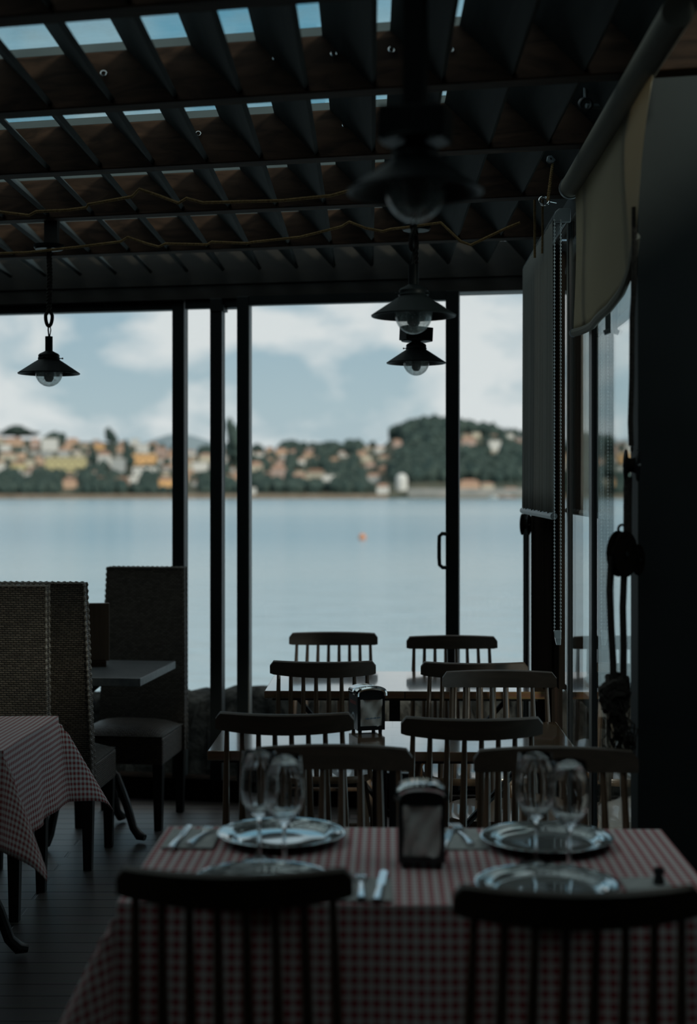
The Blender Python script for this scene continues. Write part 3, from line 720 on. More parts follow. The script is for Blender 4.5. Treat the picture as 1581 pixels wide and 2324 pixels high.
# ------------------------------------------------------------------ tables
def tablecloth(label, hw, hd, over, m, loc, rz, sd, group=None):
    rnd = random.Random(sd); n = 26; k = 12
    us = [-hw - over + over * i / k for i in range(k)] + [-hw + 2 * hw * i / n for i in range(n + 1)] + [hw + over * (i + 1) / k for i in range(k)]
    vs_ = [-hd - over + over * i / k for i in range(k)] + [-hd + 2 * hd * i / n for i in range(n + 1)] + [hd + over * (i + 1) / k for i in range(k)]
    ph = [rnd.uniform(0, 6.28) for _ in range(8)]
    def pos(u, v):
        du = max(abs(u) - hw, 0); dv = max(abs(v) - hd, 0); su = 1 if u > 0 else -1; sv = 1 if v > 0 else -1
        cu = max(-hw, min(hw, u)); cv = max(-hd, min(hd, v))
        if du == 0 and dv == 0: return Vector((u, v, .0012 * math.sin(u * 17 + ph[6]) * math.sin(v * 13)))
        r = math.hypot(du, dv); phi = math.atan2(dv, du)
        f = math.sin(2 * phi) ** 2
        s = (cv if dv == 0 else cu) * 16
        wave = .014 * math.sin(s + ph[0]) + .009 * math.sin(s * 1.9 + ph[1])
        kk = .10 + .30 * f + wave * 2 * (1 - f)
        kk *= min(1, r / .05)
        out = r * kk; drop = r * math.sqrt(max(0, 1 - kk * kk)) * (1 - .06 * f)
        ox = su * out * math.cos(phi); oy = sv * out * math.sin(phi)
        if f > .01:      # let the corner fold swing to one side
            ox += su * .10 * r * f * math.sin(ph[2] + su); oy += sv * .10 * r * f * math.cos(ph[3] + sv)
        soft = .006 * (1 - math.exp(-r / .01))
        return Vector((cu + ox, cv + oy, -drop + soft * 0))
    b = MB(); nu = len(us) - 1; nv = len(vs_) - 1
    V = [pos(u, v) for v in vs_ for u in us]; F = []; UV = []
    for j in range(nv):
        for i in range(nu):
            a = j * (nu + 1) + i; F.append((a, a + 1, a + nu + 2, a + nu + 1))
            UV.append([(us[i] + 3, vs_[j] + 3), (us[i + 1] + 3, vs_[j] + 3), (us[i + 1] + 3, vs_[j + 1] + 3), (us[i] + 3, vs_[j + 1] + 3)])
    b.add(V, F, UV)
    o = b.build('tablecloth', m, None, loc, rz, smooth=60)
    sol = o.modifiers.new('cloth', 'SOLIDIFY'); sol.thickness = .0012; sol.offset = -1
    return tag(o, label, 'tablecloth', group)
def wood_table(label, cx, cy, rz, W, D, top=.75, m=M_table, yb=.125):
    t = thing('dining_table', label, 'table', (cx, cy, 0), rz)
    MB().box((0, 0, top - .015), (W, D, .03)).build('tabletop', m, t, smooth=0, bevel=.003)
    for y in (-D / 2 + .05, D / 2 - .05): MB().box((0, y, top - .036), (W - .06, .025, .014)).build('apron', M_apron, t, smooth=0)
    for x in (-W / 2 + .06, W / 2 - .06):
        MB().box((x, 0, top - .036), (.025, D - .16, .014)).build('apron', M_apron, t, smooth=0)
    for y in (-.12, yb): MB().box((-.04, y, (top - .03) / 2), (.045, .045, top - .03)).build('post', M_black, t, smooth=0)
    MB().box((-.04, 0, .0225), (.05, D - .12, .045)).build('base_bar', M_black, t, smooth=0, bevel=.004)
    MB().box((-.04, (yb - .12) / 2, .30), (.03, yb + .12, .03)).build('stretcher', M_black, t, smooth=0)
    for sx in (-1, 1): MB().tube([(-.04 + sx * .02, yb, .14), (sx * (W / 2 - .06), yb, top - .036)], .011, 8).build('brace', M_black, t)
    return t
AX = -R(1.57)
wood_table('dining table with gingham cloth in the foreground', .145, 3.125, AX, 1.15, .62, .745, M_apron)
tablecloth('red gingham cloth over the foreground table with plates and wine glasses', .585, .325, .32, M_red, (.145, 3.125, .7475), AX, 4)
wood_table('varnished wooden table with the chrome napkin dispenser on bare top', .143, 4.755, AX, 1.14, .60)
wood_table('bare wooden table closest to the windows', .235, 6.15, AX, 1.13, .66, yb=.16)

def iron_table(label, cx, cy, rz, W, D, top, m, a0, r=.29, oy=0):
    t = thing('bistro_table', label, 'table', (cx, cy, 0), rz)
    MB().box((0, 0, top - .019), (W, D, .038)).build('tabletop', m, t, smooth=0, bevel=.004)
    MB().lathe([(.035, .22), (.045, .26), (.028, .30), (.024, .45), (.03, .55), (.05, .60), (.03, .64), (.12, top - .038)], 16, (0, oy, 0)).build('column', M_black, t)
    for k in range(4):
        a = R(a0 + 90 * k); c, s = math.cos(a), math.sin(a)
        path = [(c * q, s * q + oy, z) for q, z in ((.02, .30), (.10, .325), (.17, .28), (.225, .16), (.26, .06), (r, .028), (r + .03, .022))]
        MB().tube(path, [.022, .024, .022, .020, .019, .022, .014], 10).build('foot', M_black, t)
    return t
iron_table('small cast-iron table with grey top between the two rattan chairs', -1.185, 6.6, -R(6.5), .66, .66, .75, M_greytop, -24 + 6, oy=-.05)
iron_table('cast-iron table under the red gingham cloth at the left edge', -1.37, 4.735, -R(2.7), .62, .60, .765, M_apron, 24)
tablecloth('finely checked red gingham cloth on the table at the left edge', .345, .335, .30, M_red2, (-1.37, 4.735, .7675), -R(2.7), 9)

# ------------------------------------------------------------------ spindle chairs
def make_chair(label):
    t = thing('spindle_chair', label, 'chair')
    # seat: dished, rounded
    b = MB(); nr, na = 6, 40
    def edge(a):
        c, s = math.cos(a), math.sin(a); e = 3.2
        q = (abs(c) ** e + abs(s) ** e) ** (-1 / e)
        return q * c * .205 * (1 - .06 * s * -1), q * s * .20
    vs = []; fs = []
    for j in range(nr + 1):
        q = j / nr
        for k in range(na):
            x, y = edge(2 * math.pi * k / na); vs.append((x * max(q, .01), y * max(q, .01), .408 - .010 * (1 - q * q)))
    for q, z in ((1.012, .402), (1.012, .390), (.97, .378), (.01, .376)):
        for k in range(na):
            x, y = edge(2 * math.pi * k / na); vs.append((x * q, y * q, z))
    for j in range(nr + 4):
        for k in range(na): fs.append((j * na + k, j * na + (k + 1) % na, (j + 1) * na + (k + 1) % na, (j + 1) * na + k))
    b.add(vs, fs); b.build('seat', M_seat, t, smooth=50)
    # top rail, bowed towards the sitter at its ends
    b = MB(); nx = 28; vs = []; fs = []
    for i in range(nx + 1):
        x = -.212 + .424 * i / nx; q = abs(x) / .212
        yb = -.262 + .062 * q * q; d = max(0, q - .91) / .09
        zt = .877 - .020 * (1 - math.sqrt(max(0, 1 - d * d))); zb = .821 - .008 * (1 - q * q) + .003 * d * d
        for y, z in ((yb - .012, zb), (yb + .012, zb), (yb + .010, zt - .004), (yb + .003, zt), (yb - .005, zt), (yb - .013, zt - .005)): vs.append((x, y - (z - .82) * .12, z))
    for i in range(nx):
        for k in range(6): fs.append((i * 6 + k, i * 6 + (k + 1) % 6, (i + 1) * 6 + (k + 1) % 6, (i + 1) * 6 + k))
    fs += [tuple(range(6)), tuple(reversed(range(nx * 6, nx * 6 + 6)))]
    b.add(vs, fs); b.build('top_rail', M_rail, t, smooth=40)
    for i in range(8):
        f = -1 + 2 * i / 7; xb = f * .188; xt = f * .176; yb = -.178 + .022 * f * f; yt = -.262 + .062 * (xt / .212) ** 2
        pts = [(xb + (xt - xb) * s, yb + (yt - yb) * s, .40 + (.826 - .40) * s) for s in (0, .3, .6, 1)]
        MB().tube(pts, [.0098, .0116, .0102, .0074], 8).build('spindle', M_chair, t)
    for sx in (-1, 1):
        for sy in (-1, 1):
            pts = [(sx * (.145 + .055 * s), sy * (.135 + .05 * s) - (.02 if sy < 0 else 0) * s, .385 * (1 - s)) for s in (0, .35, .7, 1)]
            MB().tube(pts, [.015, .019, .016, .011], 10).build('leg', M_chair, t)
        MB().tube([(sx * .178, -.165, .17), (sx * .178, .165, .17)], .009, 8).build('stretcher', M_chair, t)
    MB().tube([(-.178, 0, .17), (.178, 0, .17)], .009, 8).build('stretcher', M_chair, t)
    return t
RAILY = -.262 + .02
def chair_at(px0_, px1_, away, label, proto, rz=0, dz=0):
    w = px1_ - px0_; Z = .424 * FPX / w + dz; X = XZ((px0_ + px1_) / 2, Z)
    rot = rz + (0 if away else math.pi) - R(1.57)
    off = Matrix.Rotation(rot, 3, 'Z') @ Vector((0, RAILY, 0))
    loc = (X - off.x, Z - off.y, 0)
    if proto is None:
        t = make_chair(label); t.location = loc; t.rotation_euler = (0, 0, rot); return t
    return dup(proto, loc, rot, label)
proto = chair_at(255, 800, True, 'dark wooden spindle chair with its back to us, bottom left of the foreground table', None)
GR = 'wooden spindle chairs at the dining tables'; proto['group'] = GR
chair_at(1030, 1601, True, 'dark wooden spindle chair with its back to us, bottom right beside the plate', proto, R(1))
chair_at(570, 935, False, 'spindle chair facing us across the foreground table, behind the left wine glasses', proto)
chair_at(1073, 1441, False, 'spindle chair facing us across the foreground table, behind the right wine glasses', proto)
chair_at(487, 800, True, 'spindle chair with its back to us at the middle table, left of the dispenser', proto, R(-1), -.06)
chair_at(910, 1234, True, 'spindle chair with its back to us at the middle table, right of the dispenser', proto, R(1))
chair_at(1003, 1259, False, 'light-edged spindle chair facing us across the bare middle table', proto)
chair_at(613, 850, True, 'spindle chair behind the chrome dispenser, its back to us at the window table', proto, 0, -.12)
chair_at(957, 1195, True, 'spindle chair half hidden at the right near side of the window table', proto, R(-2), -.14)
chair_at(657, 857, False, 'spindle chair facing us by the sliding door glass, left end of the window table', proto)
chair_at(921, 1126, False, 'spindle chair facing us in front of the door stile with the handle', proto, R(2))

# ------------------------------------------------------------------ rattan chairs
def make_rattan(label):
    t = thing('rattan_chair', label, 'chair', group='high-backed rattan chairs')
    H = 1.18; lean = .07
    def bp(x, z, y): return Vector((x, y - lean * max(0, (z - .45)) / .73, z))
    b = MB(); nx, nz = 10, 30
    def hw(z): return .213 - .020 * max(0, (z - .5)) / .68
    vs = []; fs = []
    for y in (-.225, -.175):
        for j in range(nz + 1):
            z = .30 + (H - .30) * j / nz
            for i in range(nx + 1):
                vs.append(bp((-1 + 2 * i / nx) * hw(z), z + (.004 * math.sin(i * 9) if j == nz else 0), y))
    st = (nx + 1) * (nz + 1)
    for j in range(nz):
        for i in range(nx):
            a = j * (nx + 1) + i; fs.append((a, a + 1, a + nx + 2, a + nx + 1)); fs.append((st + a, st + a + nx + 1, st + a + nx + 2, st + a + 1))
    for j in range(nz):
        a = j * (nx + 1); fs.append((a, a + nx + 1, st + a + nx + 1, st + a)); a += nx; fs.append((a, st + a, st + a + nx + 1, a + nx + 1))
    for i in range(nx):
        fs.append((i, st + i, st + i + 1, i + 1)); a = nz * (nx + 1) + i; fs.append((a, a + 1, st + a + 1, st + a))
    b.add(vs, fs); bk = b.build('backrest', M_rattan, t, smooth=40)
    for y in (-.225, -.175):     # braided edges
        path = []; rr = []
        def seg(p, q, n):
            for i in range(n): path.append(p.lerp(q, i / n)); rr.append(.0055 + .0028 * math.sin(len(rr) * 1.9))
        seg(bp(-hw(.30), .30, y), bp(-hw(H), H, y), 110); seg(bp(-hw(H), H, y), bp(hw(H), H, y), 52); seg(bp(hw(H), H, y), bp(hw(.30), .30, y), 110)
        MB().tube(path, rr, 6).build('edge_braid', M_braid, bk)
    # seat: woven box with a domed top
    MB().hexa([(-.205, -.17, .30), (.205, -.17, .30), (.215, .225, .30), (-.215, .225, .30)], [(-.205, -.17, .43), (.205, -.17, .43), (.215, .225, .43), (-.215, .225, .43)]).build('seat_frame', M_rattan, t, smooth=0, bevel=.012)
    b = MB(); b.grid(lambda u, v: Vector(((u - .5) * .425, -.172 + .397 * v, .431 + .042 * (1 - abs(2 * u - 1) ** 4) * (1 - abs(2 * v - 1) ** 4))), 18, 18)
    b.add([(-.2125, -.172, .43), (.2125, -.172, .43), (.2125, .225, .43), (-.2125, .225, .43)], [(0, 3, 2, 1)])
    b.build('seat', M_rattan_flat, t, smooth=60)
    for sx in (-1, 1):
        for sy in (-1, 1):
            y = -.195 if sy < 0 else .195
            MB().hexa([(sx * .188 - .017, y - .017, 0), (sx * .188 + .017, y - .017, 0), (sx * .188 + .017, y + .017, 0), (sx * .188 - .017, y + .017, 0)],
                      [(sx * .188 - .023, y - .023, .302), (sx * .188 + .023, y - .023, .302), (sx * .188 + .023, y + .023, .302), (sx * .188 - .023, y + .023, .302)]).build('leg', M_leg, t, smooth=0)
    return t
rt = make_rattan('high-backed rattan chair facing us by the left window, seat in full view')
rt.location = (-1.03, 6.88, 0); rt.rotation_euler = (0, 0, math.pi - R(8))
dup(rt, (-1.245, 6.16, 0), -R(3), 'high-backed rattan chair turned away from us, in front of the grey-topped table')
dup(rt, (-1.385, 5.44, 0), math.pi - R(2), 'high-backed rattan chair facing us behind the gingham table at the left edge')

t = thing('menu_board', 'upright dark brown wooden menu board on the grey-topped table', 'menu board', (-1.165, 6.68, .7501), R(8))
MB().box((0, 0, .012), (.10, .09, .024)).build('base', M_beam, t, smooth=0)
MB().box((0, 0, .157), (.13, .018, .266)).build('board', wood('brown_menu_wood', (.07, .042, .024), (.11, .066, .038), 'Z', .5), t, smooth=0, bevel=.004)

# ------------------------------------------------------------------ lamps
M_ring = Matrix.Rotation(R(90), 3, 'X')
def lamp_body(t, s=1.0, box=False, stem=True):
    # origin: centre of the shade's rim
    MB().lathe([(.130, -.002), (.131, .002), (.122, .008), (.062, .048), (.046, .058), (.044, .062), (.040, .058), (.058, .044), (.118, .004), (.128, -.002)], 40, closed=True).build('shade', M_lamp, t)
    MB().lathe([(.001, .056), (.044, .058), (.047, .064), (.044, .070), (.045, .078), (.040, .084), (.024, .092), (.015, .097), (.001, .098)], 28).build('collar', M_lamp, t)
    b = MB()
    for a in (20, 140, 260):
        c, s_ = math.cos(R(a)), math.sin(R(a)); b.tube([(c * .040, s_ * .040, .066), (c * .056, s_ * .056, .066)], .0022, 6); b.ball((c * .057, s_ * .057, .066), .004, 8, 6)
    b.build('thumb_screw', M_lamp, t)
    pr = [(.058 * math.cos(R(a)), .006 - .062 * math.sin(R(a))) for a in range(-20, 91, 5)]
    pr2 = [(.0555 * math.cos(R(a)), .006 - .0595 * math.sin(R(a))) for a in range(90, -21, -5)]
    gl = MB().lathe(pr + pr2, 32).build('glass_globe', M_globe, t)
    MB().lathe([(.001, -.036), (.012, -.034), (.020, -.022), (.021, .0), (.019, .03), (.014, .05)], 20).build('bulb', M_bulb, t)
    if stem: MB().lathe([(.001, .096), (.016, .096), (.016, .158), (.001, .158)], 16).build('stem', M_lamp, t)
def twisted(path, r, turns, n=70, strands=2, b=None):
    b = b or MB(); path = [Vector(p) for p in path]
    ln = [0]
    for p, q in zip(path, path[1:]): ln.append(ln[-1] + (q - p).length)
    for k in range(strands):
        pts = []
        for i in range(n + 1):
            d = ln[-1] * i / n; j = max(x for x in range(len(ln)) if ln[x] <= d + 1e-9); j = min(j, len(path) - 2)
            f = (d - ln[j]) / max(1e-6, ln[j + 1] - ln[j]); p = path[j].lerp(path[j + 1], f)
            tan = (path[j + 1] - path[j]).normalized(); u = tan.orthogonal().normalized(); w = tan.cross(u)
            a = 2 * math.pi * (turns * i / n + k / strands); pts.append(p + (u * math.cos(a) + w * math.sin(a)) * r * .55)
        b.tube(pts, r * .62, 6)
    return b
LS = .95
def hung_lamp(label, px, rim_y, Z, top_z, swing=0, block=0):
    q = P(px, rim_y, Z); t = thing('pendant_lamp', label, 'lamp', q, R(swing), 'enamel pendant lamps with glass globes'); t.scale = (LS,) * 3
    lamp_body(t)
    h = (top_z - q.z) / LS
    MB().tube([(0, 0, .157), (-.003, 0, .185), (-.002, 0, .208)], .0032, 6).build('cable', M_black, t)
    MB().tube([(.003, 0, .157), (.008, 0, .185), (.004, 0, .208)], .0025, 6).build('cable', M_black, t)
    lo = []
    for i in range(25):
        a = 2 * math.pi * i / 24 - math.pi / 2; z = .238 + .036 * math.sin(a); w = .014 * (1.0 if z < .25 else max(.25, 1 - (z - .25) / .026))
        lo.append((w * math.cos(a), .004 * math.sin(2 * a), z))
    MB().tube(lo[:-1], .0075, 8, closed=True).build('rope_loop', M_darkrope, t)
    twisted([(0, 0, .27), (.004, 0, .27 + (h - .27) * .5), (0, 0, h - .012)], .011, 9).build('rope', M_darkrope, t)
    MB().lathe([(.001, h - .020), (.058, h - .020), (.064, h - .012), (.064, h), (.001, h)], 28).build('canopy', M_lamp, t)
    if block: MB().box((.012, 0, h + block / 2), (.055, .05, block)).build('mounting_block', M_apron, t, smooth=0)
    return t
hung_lamp('pendant lamp with glass globe hanging by a rope in the left window', 111, 848, 5.86, P(111, 556, 5.86).z, 0, .13)
hung_lamp('middle pendant lamp hanging by a rope before the sliding door', 938, 717, 4.25, 2.655, 60)
def box_lamp(label, px, rim_y, Z, top_z, swing, rod):
    q = P(px, rim_y, Z); t = thing('pendant_lamp', label, 'lamp', q, R(swing), 'enamel pendant lamps with glass globes'); t.scale = (LS,) * 3
    lamp_body(t, stem=False); h = (top_z - q.z) / LS
    MB().box((0, 0, .128), (.130, .075, .062), Matrix.Rotation(R(3), 3, 'Y')).build('junction_box', M_lamp, t, smooth=0, bevel=.003)
    MB().lathe([(.001, .095), (.064, .095), (.067, .098), (.064, .101), (.001, .101)], 28).build('flange', M_lamp, t)
    if rod: MB().box((0, 0, (.16 + h) / 2), (.040, .036, h - .16)).build('rod', M_lamp, t, smooth=0)
    else: twisted([(0, 0, .158), (0, 0, h)], .009, 10).build('rope', M_darkrope, t)
    MB().lathe([(.001, h - .020), (.058, h - .020), (.064, h - .012), (.064, h), (.001, h)], 28).build('canopy', M_lamp, t)
    return t
box_lamp('far pendant lamp with square box on top, lowest in the window', 944, 824, 6.07, 2.662, 24, False)
box_lamp('large blurred pendant lamp close overhead', 942, 436, 2.63, 2.66, -18, True)

# ropes wound along the beams
def rope_on_beam(k, pts, label):
    path = []
    for px, py in pts:
        v = beam_pt(k, px, 0, -.088); z = EYE + (HOR - py) / FPX * v.y; path.append(Vector((v.x, v.y, z)))
    o = MB().tube(path, .0055, 7).build('rope', M_rope); tag(o, label, 'rope', 'tan ropes along the roof beams')
rope_on_beam(4, [(-60, 478), (0, 481), (66, 489), (82, 480), (150, 477), (196, 471), (200, 464), (300, 446), (316, 429), (360, 444), (405, 461), (423, 450), (460, 460), (532, 458), (640, 455), (750, 444), (800, 430), (860, 424)], 'tan rope looping along the fourth roof beam from us')
rope_on_beam(5, [(-40, 576), (60, 573), (180, 560), (274, 548), (290, 538), (330, 552), (360, 560), (375, 553), (470, 555), (480, 549), (560, 552), (576, 549), (680, 538), (775, 514), (792, 503), (830, 518), (868, 525), (885, 520), (920, 516), (1000, 505), (1045, 548), (1068, 556), (1150, 517), (1180, 505)], 'tan rope looping along the roof beam nearest the window header')

# ------------------------------------------------------------------ roller blinds
def blind_x(Z): return .627 + .0253 * Z
def make_blind2():
    za, zb = 5.18, 6.33; zr = 2.53; base = (blind_x(za), za, 0)
    t = thing('roller_blind', 'grey roller blind with hanging bead chain, beside the window corner', 'blind', (0, 0, 0))
    MB().tube([(blind_x(za), za, zr), (blind_x(zb), zb, zr - .01)], .028, 16).build('roller', M_tubedark, t)
    def fn(u, v):
        Z = za + .02 + (zb - za - .04) * u; z = zr - .01 - (zr - 1.475) * v
        w = (.006 * math.sin(u * 60) + .004 * math.sin(u * 143 + 1)) * (.2 + .8 * v)
        return Vector((blind_x(Z) - .028 + w, Z, z))
    o = MB().grid(fn, 140, 10).build('fabric', M_blind, t, smooth=80)
    s = o.modifiers.new('cloth', 'SOLIDIFY'); s.thickness = .001
    MB().tube([(blind_x(za) - .028, za - .02, 1.462), (blind_x(zb) - .028, zb, 1.470)], .013, 10).build('bottom_bar', M_bracket, t)
    c = P(1275, 488, 5.15)
    MB().prism([(-.028, -.026), (.03, -.026), (.03, .022), (-.012, .022), (-.024, .012), (-.03, -.004)], .02, c=c).build('bracket', M_bracket, t, bevel=.003)
    b = MB(); zt, zb_ = P(1262, 500, 5.14).z, P(1262, 1432, 5.14).z
    for px in (1257.5, 1271.5):
        n = 118
        for i in range(n):
            z = zt + (zb_ - zt) * i / (n - 1); dx = 0 if px > 1260 else -.6 * math.sin(math.pi * i / n)
            b.ball((XZ(px + dx, 5.14), 5.14, z), .0036, 6, 4)
        b.tube([(XZ(px, 5.14), 5.14, zt), (XZ(px, 5.14), 5.14, zb_)], .0009, 4)
    b.build('bead_chain', M_bead, t)
    q = P(1264, 1447, 5.14); b = MB()
    b.prism([(-.013, .026), (.013, .026), (.013, .002), (.012, -.026), (-.003, -.026), (-.009, .0)], .014, c=q)
    b.box((q.x + .003, q.y, q.z - .002), (.022, .018, .003))
    b.build('chain_weight', M_clear, t, smooth=0, bevel=.002)
make_blind2()
def make_blind1():
    za, zb = 3.56, 5.05
    t = thing('roller_blind', 'large beige roller blind with curved lower edge at upper right', 'blind', (0, 0, 0))
    MB().tube([(blind_x(3.2) + .018, 3.2, 2.605), (blind_x(zb) + .018, zb, 2.61)], .036, 20).build('roller', M_tube, t)
    MB().tube([(blind_x(zb) + .018, zb, 2.61), (blind_x(zb) + .019, zb + .02, 2.61)], .040, 20).build('end_cap', M_bracket, t)
    KN = [(5.05, 2.112), (4.6, 2.09), (4.27, 2.10), (4.1, 2.125), (3.96, 2.168), (3.88, 2.22), (3.82, 2.285), (3.74, 2.40), (3.66, 2.47), (3.56, 2.56)]
    def low(Z):
        for (a, ya), (b_, yb) in zip(KN, KN[1:]):
            if b_ <= Z <= a: return ya + (yb - ya) * (Z - a) / (b_ - a)
        return KN[-1][1]
    def fn(u, v):
        Z = zb - .02 - (zb - za - .03) * u; z = 2.60 - (2.60 - low(Z)) * v
        w = .010 * math.sin(u * 11) * v + .006 * math.sin(u * 4 + 5 * v)
        e = -.012 * max(0, 1 - u * 14) * math.sin(v * 7) * v
        return Vector((blind_x(Z) + .032 + w * .7 + e * .5, Z + e * 2, z))
    o = MB().grid(fn, 60, 24).build('fabric', M_blindwarm, t, smooth=80)
    s = o.modifiers.new('cloth', 'SOLIDIFY'); s.thickness = .0012
    path = [fn(.80 * i / 40, 1) + Vector((0, 0, -.012)) for i in range(41)]
    MB().tube(path, .011, 8, flat=1.3).build('bottom_hem', M_tube, t)
    MB().tube([fn(0, 1) + Vector((0, .012, -.012)), fn(0, 1) + Vector((0, .018, -.012))], .015, 10).build('hem_cap', M_bracket, t)
make_blind1()
# short bottom bar of the raised blind behind the big one
a, c = P(1379, 700, 4.45), P(1376, 745, 4.45)
t = thing('blind_cord', 'short grey blind strap hanging below the big beige blind', 'strap', a)
MB().box((0, 0, -.02), (.016, .004, .11)).build('strap', M_bracket, t, smooth=0)
MB().tube([(-.012, 0, -.075), (.006, 0, -.068)], .008, 8).build('end_piece', M_bracket, t)

# ------------------------------------------------------------------ rope tackle by the pier
def pulley(label, px, py, Z, s, rz, cheek=M_black):
    q = P(px, py, Z); t = thing('pulley_block', label, 'pulley', q, rz)
    el = [(s * .62 * math.cos(R(a)), s * math.sin(R(a))) for a in range(0, 360, 18)]
    for y in (-.016, .016): MB().prism(el, .007, c=(0, y, 0)).build('cheek', cheek, t, bevel=.002)
    MB().lathe([(.001, -.010), (s * .5, -.010), (s * .42, 0), (s * .5, .010), (.001, .010)], 20, M=M_ring).build('sheave', M_darkwood, t)
    MB().torus((0, 0, s * 1.05), s * .20, s * .06, M_ring, 14, 6).build('eye', M_black, t)
    MB().tube([(0, -.024, 0), (0, .024, 0)], s * .10, 10).build('pin', M_steel, t)
    return t
Zt = 3.86
def ropeP(pts, r, label, Z=Zt, m=None, cat='rope', name='rope', group=None):
    o = MB().tube([P(x, y, Z) for x, y in pts], r, 7).build(name, m or M_darkrope); return tag(o, label, cat, group)
pulley('black pulley block hanging highest on the dark pier rope', 1433, 1056, Zt, .043, R(70))
pulley('large dark wooden pulley block lower on the pier tackle', 1411, 1257, Zt, .062, R(25), M_darkwood)
pulley('second dark pulley block touching the pier beside the larger block', 1437, 1270, Zt + .04, .042, R(40), M_darkwood)
ropeP([(1439, 470), (1439, 640), (1434, 720), (1433, 860), (1430, 960), (1432, 1012)], .0075, 'dark rope hanging straight down the edge of the pier to the top pulley')
ropeP([(1425, 1082), (1424, 1150), (1424, 1210)], .012, 'thick dark rope between the two pulley blocks at the pier')
ropeP([(1387, 1262), (1383, 1340), (1386, 1420), (1391, 1500), (1392, 1560)], .0095, 'left one of two dark ropes running from the large pulley to the knot')
ropeP([(1416, 1300), (1413, 1380), (1415, 1470), (1414, 1560)], .0095, 'right one of two dark ropes running from the large pulley to the knot')
def net_bundle():
    q = P(1396, 1572, Zt); t = thing('rope_knot', 'dark rope knot with a frayed net tassel hanging by the pier', 'rope', q)
    rnd = random.Random(5); b = MB()
    for k in range(7):
        pts = []; a0 = rnd.uniform(0, 6)
        for i in range(13):
            a = a0 + i * .55; pts.append((.030 * math.cos(a) + .010 * rnd.uniform(-1, 1), .018 * math.sin(a * 1.3), .028 * math.sin(a) + .008 * k - .03))
        b.tube(pts, .009, 6)
    b.build('knot', M_darkrope, t)
    b = MB()
    for k in range(34):
        x = rnd.uniform(-.03, .03); pts = [(x * .4 + .008, rnd.uniform(-.015, .015), -.02)]
        sp = rnd.uniform(-.02, .055)
        for i in range(1, 8): pts.append((x * .5 + sp * i / 7 + .010 * math.sin(i * 1.7 + k), rnd.uniform(-.02, .02), -.02 - rnd.uniform(.10, .18) * i / 7))
        b.tube(pts, .0022, 4)
    for k in range(16):
        a = rnd.uniform(0, 6.28); b.torus((.012 + rnd.uniform(-.015, .03), rnd.uniform(-.01, .01), -.05 - .12 * rnd.random()), .012, .0018, Matrix.Rotation(a, 3, 'X') @ Matrix.Rotation(a * 2, 3, 'Y'), 10, 4)
    b.build('tassel', M_darkrope, t)
net_bundle()
# fittings at the window corner and under the roof
pulley('small dark pulley fixed to the window corner post', 1192, 1190, 6.74, .050, R(65))
ropeP([(1197, 1210), (1195, 1300), (1197, 1400), (1194, 1500), (1197, 1640)], .006, 'thin dark rope running down the window corner post', 6.74)
t = thing('hook', 'round dark ring hook beside the big blind tube', 'hook', P(1328, 237, 4.35))
MB().torus((0, 0, 0), .017, .006, M_ring, 18, 8).build('ring', M_black, t)
MB().tube([(0, 0, .018), (.003, .02, .10)], .006, 8).build('hanger', M_black, t)
MB().tube([(.002, .0, -.004), (.05, .02, 0)], .007, 8).build('arm', M_bracket, t)
t = thing('pulley_block', 'small metal pulley under the roof with a short tan rope', 'pulley', P(1250, 361, 5.2))
MB().prism([(-.017, -.008), (-.008, -.016), (.008, -.016), (.017, -.006), (.017, .013), (-.014, .010)], .016).build('cheek', M_bracket, t, bevel=.003)
MB().tube([(-.002, -.010, 0), (-.002, .010, 0)], .003, 8).build('pin', M_chrome, t)
twisted([(.006, 0, -.015), (-.012, 0, -.15)], .0055, 10).build('rope_tail', M_rope, t)
t = thing('ring_eye', 'steel eye ring below the short tan rope near the roof', 'hook', P(1234, 456, 5.22))
MB().torus((0, 0, 0), .018, .004, Matrix.Rotation(R(65), 3, 'X'), 18, 8).build('ring', M_steel, t)
MB().tube([(.015, .005, .0), (.046, .02, -.003)], .004, 8).build('shank', M_steel, t)
ropeP([(1213, 446), (1213, 520), (1213, 585)], .005, 'left one of two tan ropes hanging beside the second blind tube', 5.5, M_rope)
ropeP([(1231, 446), (1231, 520), (1230, 575)], .0045, 'right one of two tan ropes hanging beside the second blind tube', 5.5, M_rope)

# ------------------------------------------------------------------ on the tables
ZT = .7492
def make_plate(label, x, y, r, proto=None):
    if proto:
        o = dup(proto, (x, y, ZT), random.uniform(0, 6), label); o.scale = (r / .146,) * 3; return o
    prof = [(.001, .006), (.050, .006), (.098, .0062), (.104, .0075), (.109, .011), (.114, .0145), (.128, .0175), (.140, .0195), (.1455, .0215), (.1465, .0205), (.140, .017), (.114, .011), (.104, .003), (.096, .0005), (.001, .0005)]
    o = MB().lathe(prof, 72).build('plate', M_plate, None, (x, y, ZT), smooth=80)
    tag(o, label, 'plate', 'glazed plates on the gingham cloth'); return o
p0 = make_plate('glossy plate behind the left pair of wine glasses', -.153, 3.315, .146)
make_plate('glossy plate mostly hidden behind the bottom left chair back', -.172, 2.912, .143, p0)
make_plate('glossy plate behind the right pair of wine glasses', .446, 3.27, .149, p0)
make_plate('glossy plate in front of the right wine glasses, above the chair back', .394, 2.885, .143, p0)
